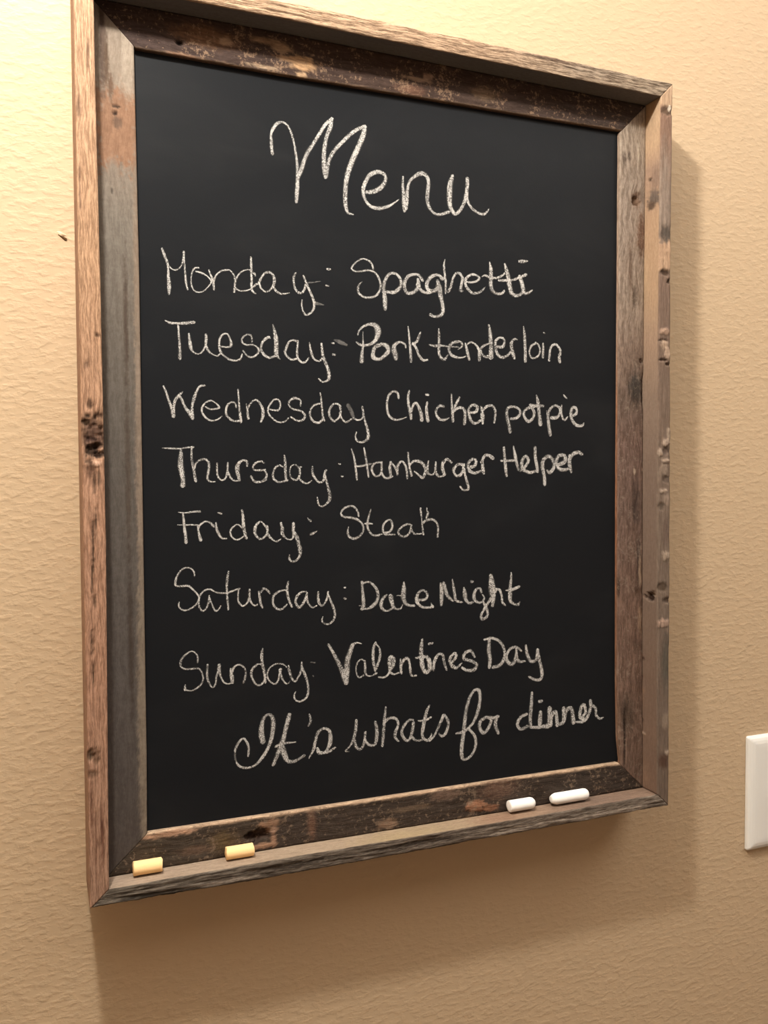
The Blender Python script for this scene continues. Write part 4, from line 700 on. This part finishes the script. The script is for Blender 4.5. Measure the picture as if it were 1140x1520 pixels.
('for',[(0,[(4534,-23411,223),(5254,-23316,353),(6046,-22752,322),(6512,-21850,420),(6740,-20801,387),(6648,-20078,419),(6250,-19980,321),(5786,-20528,384),(5455,-21502,416),(5321,-22435,448),(5188,-23487,481),(5055,-24419,481),(5014,-25245,450),(5249,-25690,322),(5909,-25416,324),(6309,-24689,357),(6243,-23846,356),(5649,-23124,289)]),(0,[(7313,-22354,358),(6777,-22654,421),(6710,-23184,422),(7043,-23640,423),(7513,-23334,392),(7783,-22584,392),(7313,-22354,358)]),(0,[(7380,-22361,326),(8053,-22494,360),(8459,-22417,361)]),(0,[(8351,-22406,361),(8188,-23110,460),(8459,-23803,395)])]),
('dinner',[(0,[(11212,-22530,370),(10655,-22714,402),(10309,-23285,401),(10656,-23750,369),(11283,-23576,405)]),(0,[(11741,-20752,336),(11672,-21784,472),(11576,-22875,472),(11633,-23677,372)]),(0,[(11633,-23677,338),(12336,-23792,374),(12903,-23757,342)]),(0,[(12589,-22493,442),(12547,-23103,578),(12506,-23775,409)]),(0,[(12474,-21560,373),(12700,-21546,374)]),(0,[(12761,-23742,375),(13472,-23636,686),(13498,-22280,616)]),(0,[(13615,-23714,515),(13685,-22979,515),(14115,-22654,447),(14261,-23785,484)]),(0,[(14261,-23785,345),(14910,-23547,520),(14936,-22430,519)]),(0,[(14983,-23492,417),(15198,-22644,486),(15707,-22510,453),(15930,-23721,595)]),(0,[(16223,-23753,281),(16960,-23771,388),(17403,-23379,424),(17697,-22654,425),(17694,-22024,424)]),(0,[(17033,-23591,388),(16589,-23292,457),(16734,-22492,457),(17028,-22334,422),(17179,-22978,353),(16811,-23378,352)]),(0,[(17770,-22410,354),(18219,-22709,356),(18297,-23349,356),(18674,-23706,286),(19020,-23655,215)])])]

def cr(p0, p1, p2, p3, t):
    return tuple(0.5 * ((2 * b) + (c - a) * t + (2 * a - 5 * b + 4 * c - d) * t * t + (3 * b - a - 3 * c + d) * t ** 3) for a, b, c, d in zip(p0, p1, p2, p3))

def stroke_geo(pts, y0, verts, faces, uvs):
    pts = [tuple(q * 1e-5 for q in p) for p in pts]
    P = [pts[0]] + pts + [pts[-1]]
    line = []
    for i in range(1, len(P) - 2):
        seg = math.hypot(P[i + 1][0] - P[i][0], P[i + 1][1] - P[i][1])
        n = max(2, int(seg / 0.0007))
        for k in range(n):
            line.append(cr(P[i - 1], P[i], P[i + 1], P[i + 2], k / n))
    line.append(pts[-1])
    if len(line) < 2:
        return
    # round caps
    def cap(a, b):
        dx, dz = a[0] - b[0], a[1] - b[1]
        l = math.hypot(dx, dz) or 1e-9
        dx, dz = dx / l, dz / l
        r = a[2] / 2
        return [(a[0] + dx * r * 0.75 * q, a[1] + dz * r * 0.75 * q, a[2] * math.sqrt(max(0.04, 1 - q * q))) for q in (0.45, 0.8, 0.98)]
    line = list(reversed(cap(line[0], line[1]))) + line + cap(line[-1], line[-2])
    base = len(verts)
    u = 0
    NV = 5
    for i, (x, z, wd) in enumerate(line):
        a = line[max(0, i - 1)]
        b = line[min(len(line) - 1, i + 1)]
        dx, dz = b[0] - a[0], b[1] - a[1]
        l = math.hypot(dx, dz) or 1e-9
        nx, nz = -dz / l, dx / l
        if i:
            u += math.hypot(x - line[i - 1][0], z - line[i - 1][1])
        r = max(wd, 0.0004) / 2
        for j in range(NV):
            v = -1 + 2 * j / (NV - 1)
            verts.append((x + nx * r * v, -(y0 + 0.00012 * (1 - v * v)), z + nz * r * v))
            uvs.append((u * 1000, v))
    for i in range(len(line) - 1):
        for j in range(NV - 1):
            k = base + i * NV + j
            faces.append((k, k + 1, k + NV + 1, k + NV))

for word, strokes in WORDS:
    for smudge in (0, 1):
        verts, faces, uvs = [], [], []
        for i, (kd, pts) in enumerate(strokes):
            if kd == smudge:
                stroke_geo(pts, D0 + 0.00010 + 0.000014 * i, verts, faces, uvs)
        if verts:
            o = mesh_obj('chalk_smudge' if smudge else 'chalk_word', verts, faces, M_SMUDGE if smudge else M_CHALK, panel, True, uvs)
            if not smudge:
                o['label'] = 'the handwritten word "%s" in white chalk' % word

# ---------------------------------------------------------------- sticks of chalk on the ledge
def mat_chalk(name, col):
    t = NT(name)
    c = t.n('TexCoord').outputs['Object']
    n = t.noise(c, 900, 3, 0.6)
    t.bsdf(t.mix(t.math('MULTIPLY', n, 0.25), col, tuple(q * 0.86 for q in col)), 0.9, 0.15, n, 0.25, 0.0004)
    return t.m
M_YEL = mat_chalk('yellow_chalk', (0.95, 0.64, 0.32))
M_WHT = mat_chalk('white_chalk', (0.90, 0.88, 0.85))
def chalk(x0, x1, r, mat, label, group, ends, zled, tilt=0.0, seed=1):
    L = x1 - x0
    rows = []
    (l_ch, l_r), (r_ch, r_r) = ends          # chamfer length and end radius factor
    rows += [(0, 0.0), (0.0, l_r * 0.6), (0.0001, l_r)]
    if l_ch > 0:
        rows += [(l_ch * 0.55, l_r + (1 - l_r) * 0.68), (l_ch, 0.985)]
    n = 14
    for i in range(n + 1):
        rows.append((l_ch + 0.0004 + (L - l_ch - r_ch - 0.0008) * i / n, 1.0))
    if r_ch > 0:
        rows += [(L - r_ch, 0.985), (L - r_ch * 0.45, r_r + (1 - r_r) * 0.68)]
    rows += [(L - 0.0001, r_r), (L, r_r * 0.6), (L, 0.0)]
    NS = 32
    v, f = [], []
    for i, (x, k) in enumerate(rows):
        for j in range(NS):
            a = 2 * math.pi * j / NS
            rr = r * k * (1 + 0.012 * noise.noise(Vector((x * 300, math.cos(a) * 2, math.sin(a) * 2 + seed))))
            jag = 0.0
            if i < 3 and l_ch == 0 or i > len(rows) - 4 and r_ch == 0:
                jag = 0.0005 * noise.noise(Vector((math.cos(a) * k * 1.6 + seed, math.sin(a) * k * 1.6, i < 3)))
            v.append((x - L / 2 + jag, rr * math.cos(a), rr * math.sin(a)))
    for i in range(len(rows) - 1):
        for j in range(NS):
            k = (j + 1) % NS
            f.append((i * NS + j, i * NS + k, (i + 1) * NS + k, (i + 1) * NS + j))
    o = mesh_obj('chalk_stick', v, f, mat, None, True)
    o.data.validate()
    o.location = ((x0 + x1) / 2, -(D1 + r + 0.0004 + abs(math.sin(tilt)) * L / 2), zled + r)
    o.rotation_euler = (0, 0, tilt)
    o['label'] = label
    o['category'] = 'chalk'
    o['group'] = group
    return o
chalk(-0.21403, -0.19397, 0.00490, M_YEL, 'short yellow chalk stick lying at the far left end of the frame ledge', 'yellow chalk on the frame ledge', ((0,0.97),(0,0.97)), -0.30330, 0.0, 1)
chalk(-0.14814, -0.12771, 0.00465, M_YEL, 'yellow chalk stick on the ledge below the dark knot hole, right of the leftmost piece', 'yellow chalk on the frame ledge', ((0,0.97),(0,0.97)), -0.30330, 0.0, 2)
chalk(0.08966, 0.11415, 0.00480, M_WHT, 'short broken white chalk stub on the ledge, beside the longer white one', 'white chalk on the frame ledge', ((0,0.96),(0.0035,0.55)), -0.30330, 0.0, 3)
chalk(0.13082, 0.16746, 0.00480, M_WHT, 'longer white chalk stick with tapered ends near the right corner of the ledge', 'white chalk on the frame ledge', ((0.0045,0.6),(0.003,0.72)), -0.30330, 0.0, 4)

# ---------------------------------------------------------------- light switch at the right edge of the picture
def switch():
    x0, z1, wd, ht = (0.3769, -0.2812, 0.072, 0.1147)
    z0 = z1 - ht
    cx, cz = x0 + wd / 2, (z0 + z1) / 2
    T = thing('light_switch', 'white plastic light switch plate on the wall, cut off by the right edge', 'light switch', (cx, 0, cz))
    def pm(name, col, rough):
        t = NT(name)
        c = t.n('TexCoord').outputs['Object']
        h = t.noise(c, 120, 2)
        t.bsdf(t.mix(t.math('MULTIPLY', h, 0.2), col, tuple(q * 0.96 for q in col)), rough, 0.45)
        return t.m
    M = pm('white_plastic', (0.80, 0.79, 0.76), 0.32)
    # domed plate: rows of rounded rectangles from the wall outwards
    prof = [(0.0, 0.0002), (0.0, 0.0018), (0.0006, 0.0031), (0.0022, 0.0045), (0.0046, 0.0055), (0.0075, 0.0061), (0.011, 0.0063)]
    v, f = [], []
    K = 6
    def ring(ins, y):
        out = []
        rad = max(0.0006, 0.0022 - ins * 0.1)
        hx, hz = wd / 2 - ins - rad, ht / 2 - ins - rad
        for q, (sx, sz) in enumerate(((1, 1), (-1, 1), (-1, -1), (1, -1))):
            for k in range(K):
                a = math.pi / 2 * (q + k / (K - 1))
                out.append((sx * hx + rad * math.cos(a), -y, sz * hz + rad * math.sin(a)))
        return out
    for ins, y in prof:
        v += ring(ins, y)
    NR = 4 * K
    for i in range(len(prof) - 1):
        for j in range(NR):
            k = (j + 1) % NR
            f.append((i * NR + j, i * NR + k, (i + 1) * NR + k, (i + 1) * NR + j))
    # front face with the toggle slot
    b = (len(prof) - 1) * NR
    slot = [(0.0055, 0.0125), (-0.0055, 0.0125), (-0.0055, -0.0125), (0.0055, -0.0125)]
    sb = len(v)
    v += [(p, -0.0063, q) for p, q in slot]
    v += [(p, -0.0022, q) for p, q in slot]
    for q in range(4):
        for k in range(K - 1):
            f.append((b + q * K + k, b + q * K + k + 1, sb + q))
        nq = (q + 1) % 4
        f.append((b + q * K + K - 1, b + nq * K, sb + nq, sb + q))
        f.append((sb + q, sb + nq, sb + 4 + nq, sb + 4 + q))
    f.append((sb + 4, sb + 5, sb + 6, sb + 7))
    pl = mesh_obj('switch_plate', v, f, M, T)
    # toggle lever
    v = []
    for y, hw, hh, dz in ((0.0024, 0.0046, 0.0090, 0.0), (0.0075, 0.0044, 0.0066, 0.0012), (0.0120, 0.0040, 0.0045, 0.0050), (0.0165, 0.0033, 0.0030, 0.0085), (0.0175, 0.0024, 0.0020, 0.0090)):
        v += [(hw, -y, dz + hh), (-hw, -y, dz + hh), (-hw, -y, dz - hh), (hw, -y, dz - hh)]
    f = []
    for i in range(4):
        for j in range(4):
            k = (j + 1) % 4
            f.append((i * 4 + j, i * 4 + k, i * 4 + 4 + k, i * 4 + 4 + j))
    f.append((16, 17, 18, 19))
    mesh_obj('toggle', v, f, M, T)
    for sz in (1, -1):
        v, f = [], []
        for rr, y in ((0.0033, 0.0062), (0.0031, 0.0069), (0.0018, 0.0073), (0.0018, 0.0073)):
            for j in range(20):
                a = 2 * math.pi * j / 20
                v.append((rr * math.cos(a), -y, sz * 0.0302 + rr * math.sin(a)))
        for i in range(3):
            for j in range(20):
                k = (j + 1) % 20
                f.append((i * 20 + j, i * 20 + k, i * 20 + 20 + k, i * 20 + 20 + j))
        f.append(tuple(60 + j for j in range(20)))
        mesh_obj('screw', v, f, M, T, True)
    import bmesh
    for o in T.children:
        bm = bmesh.new()
        bm.from_mesh(o.data)
        bmesh.ops.recalc_face_normals(bm, faces=bm.faces)
        bm.to_mesh(o.data)
        bm.free()
switch()
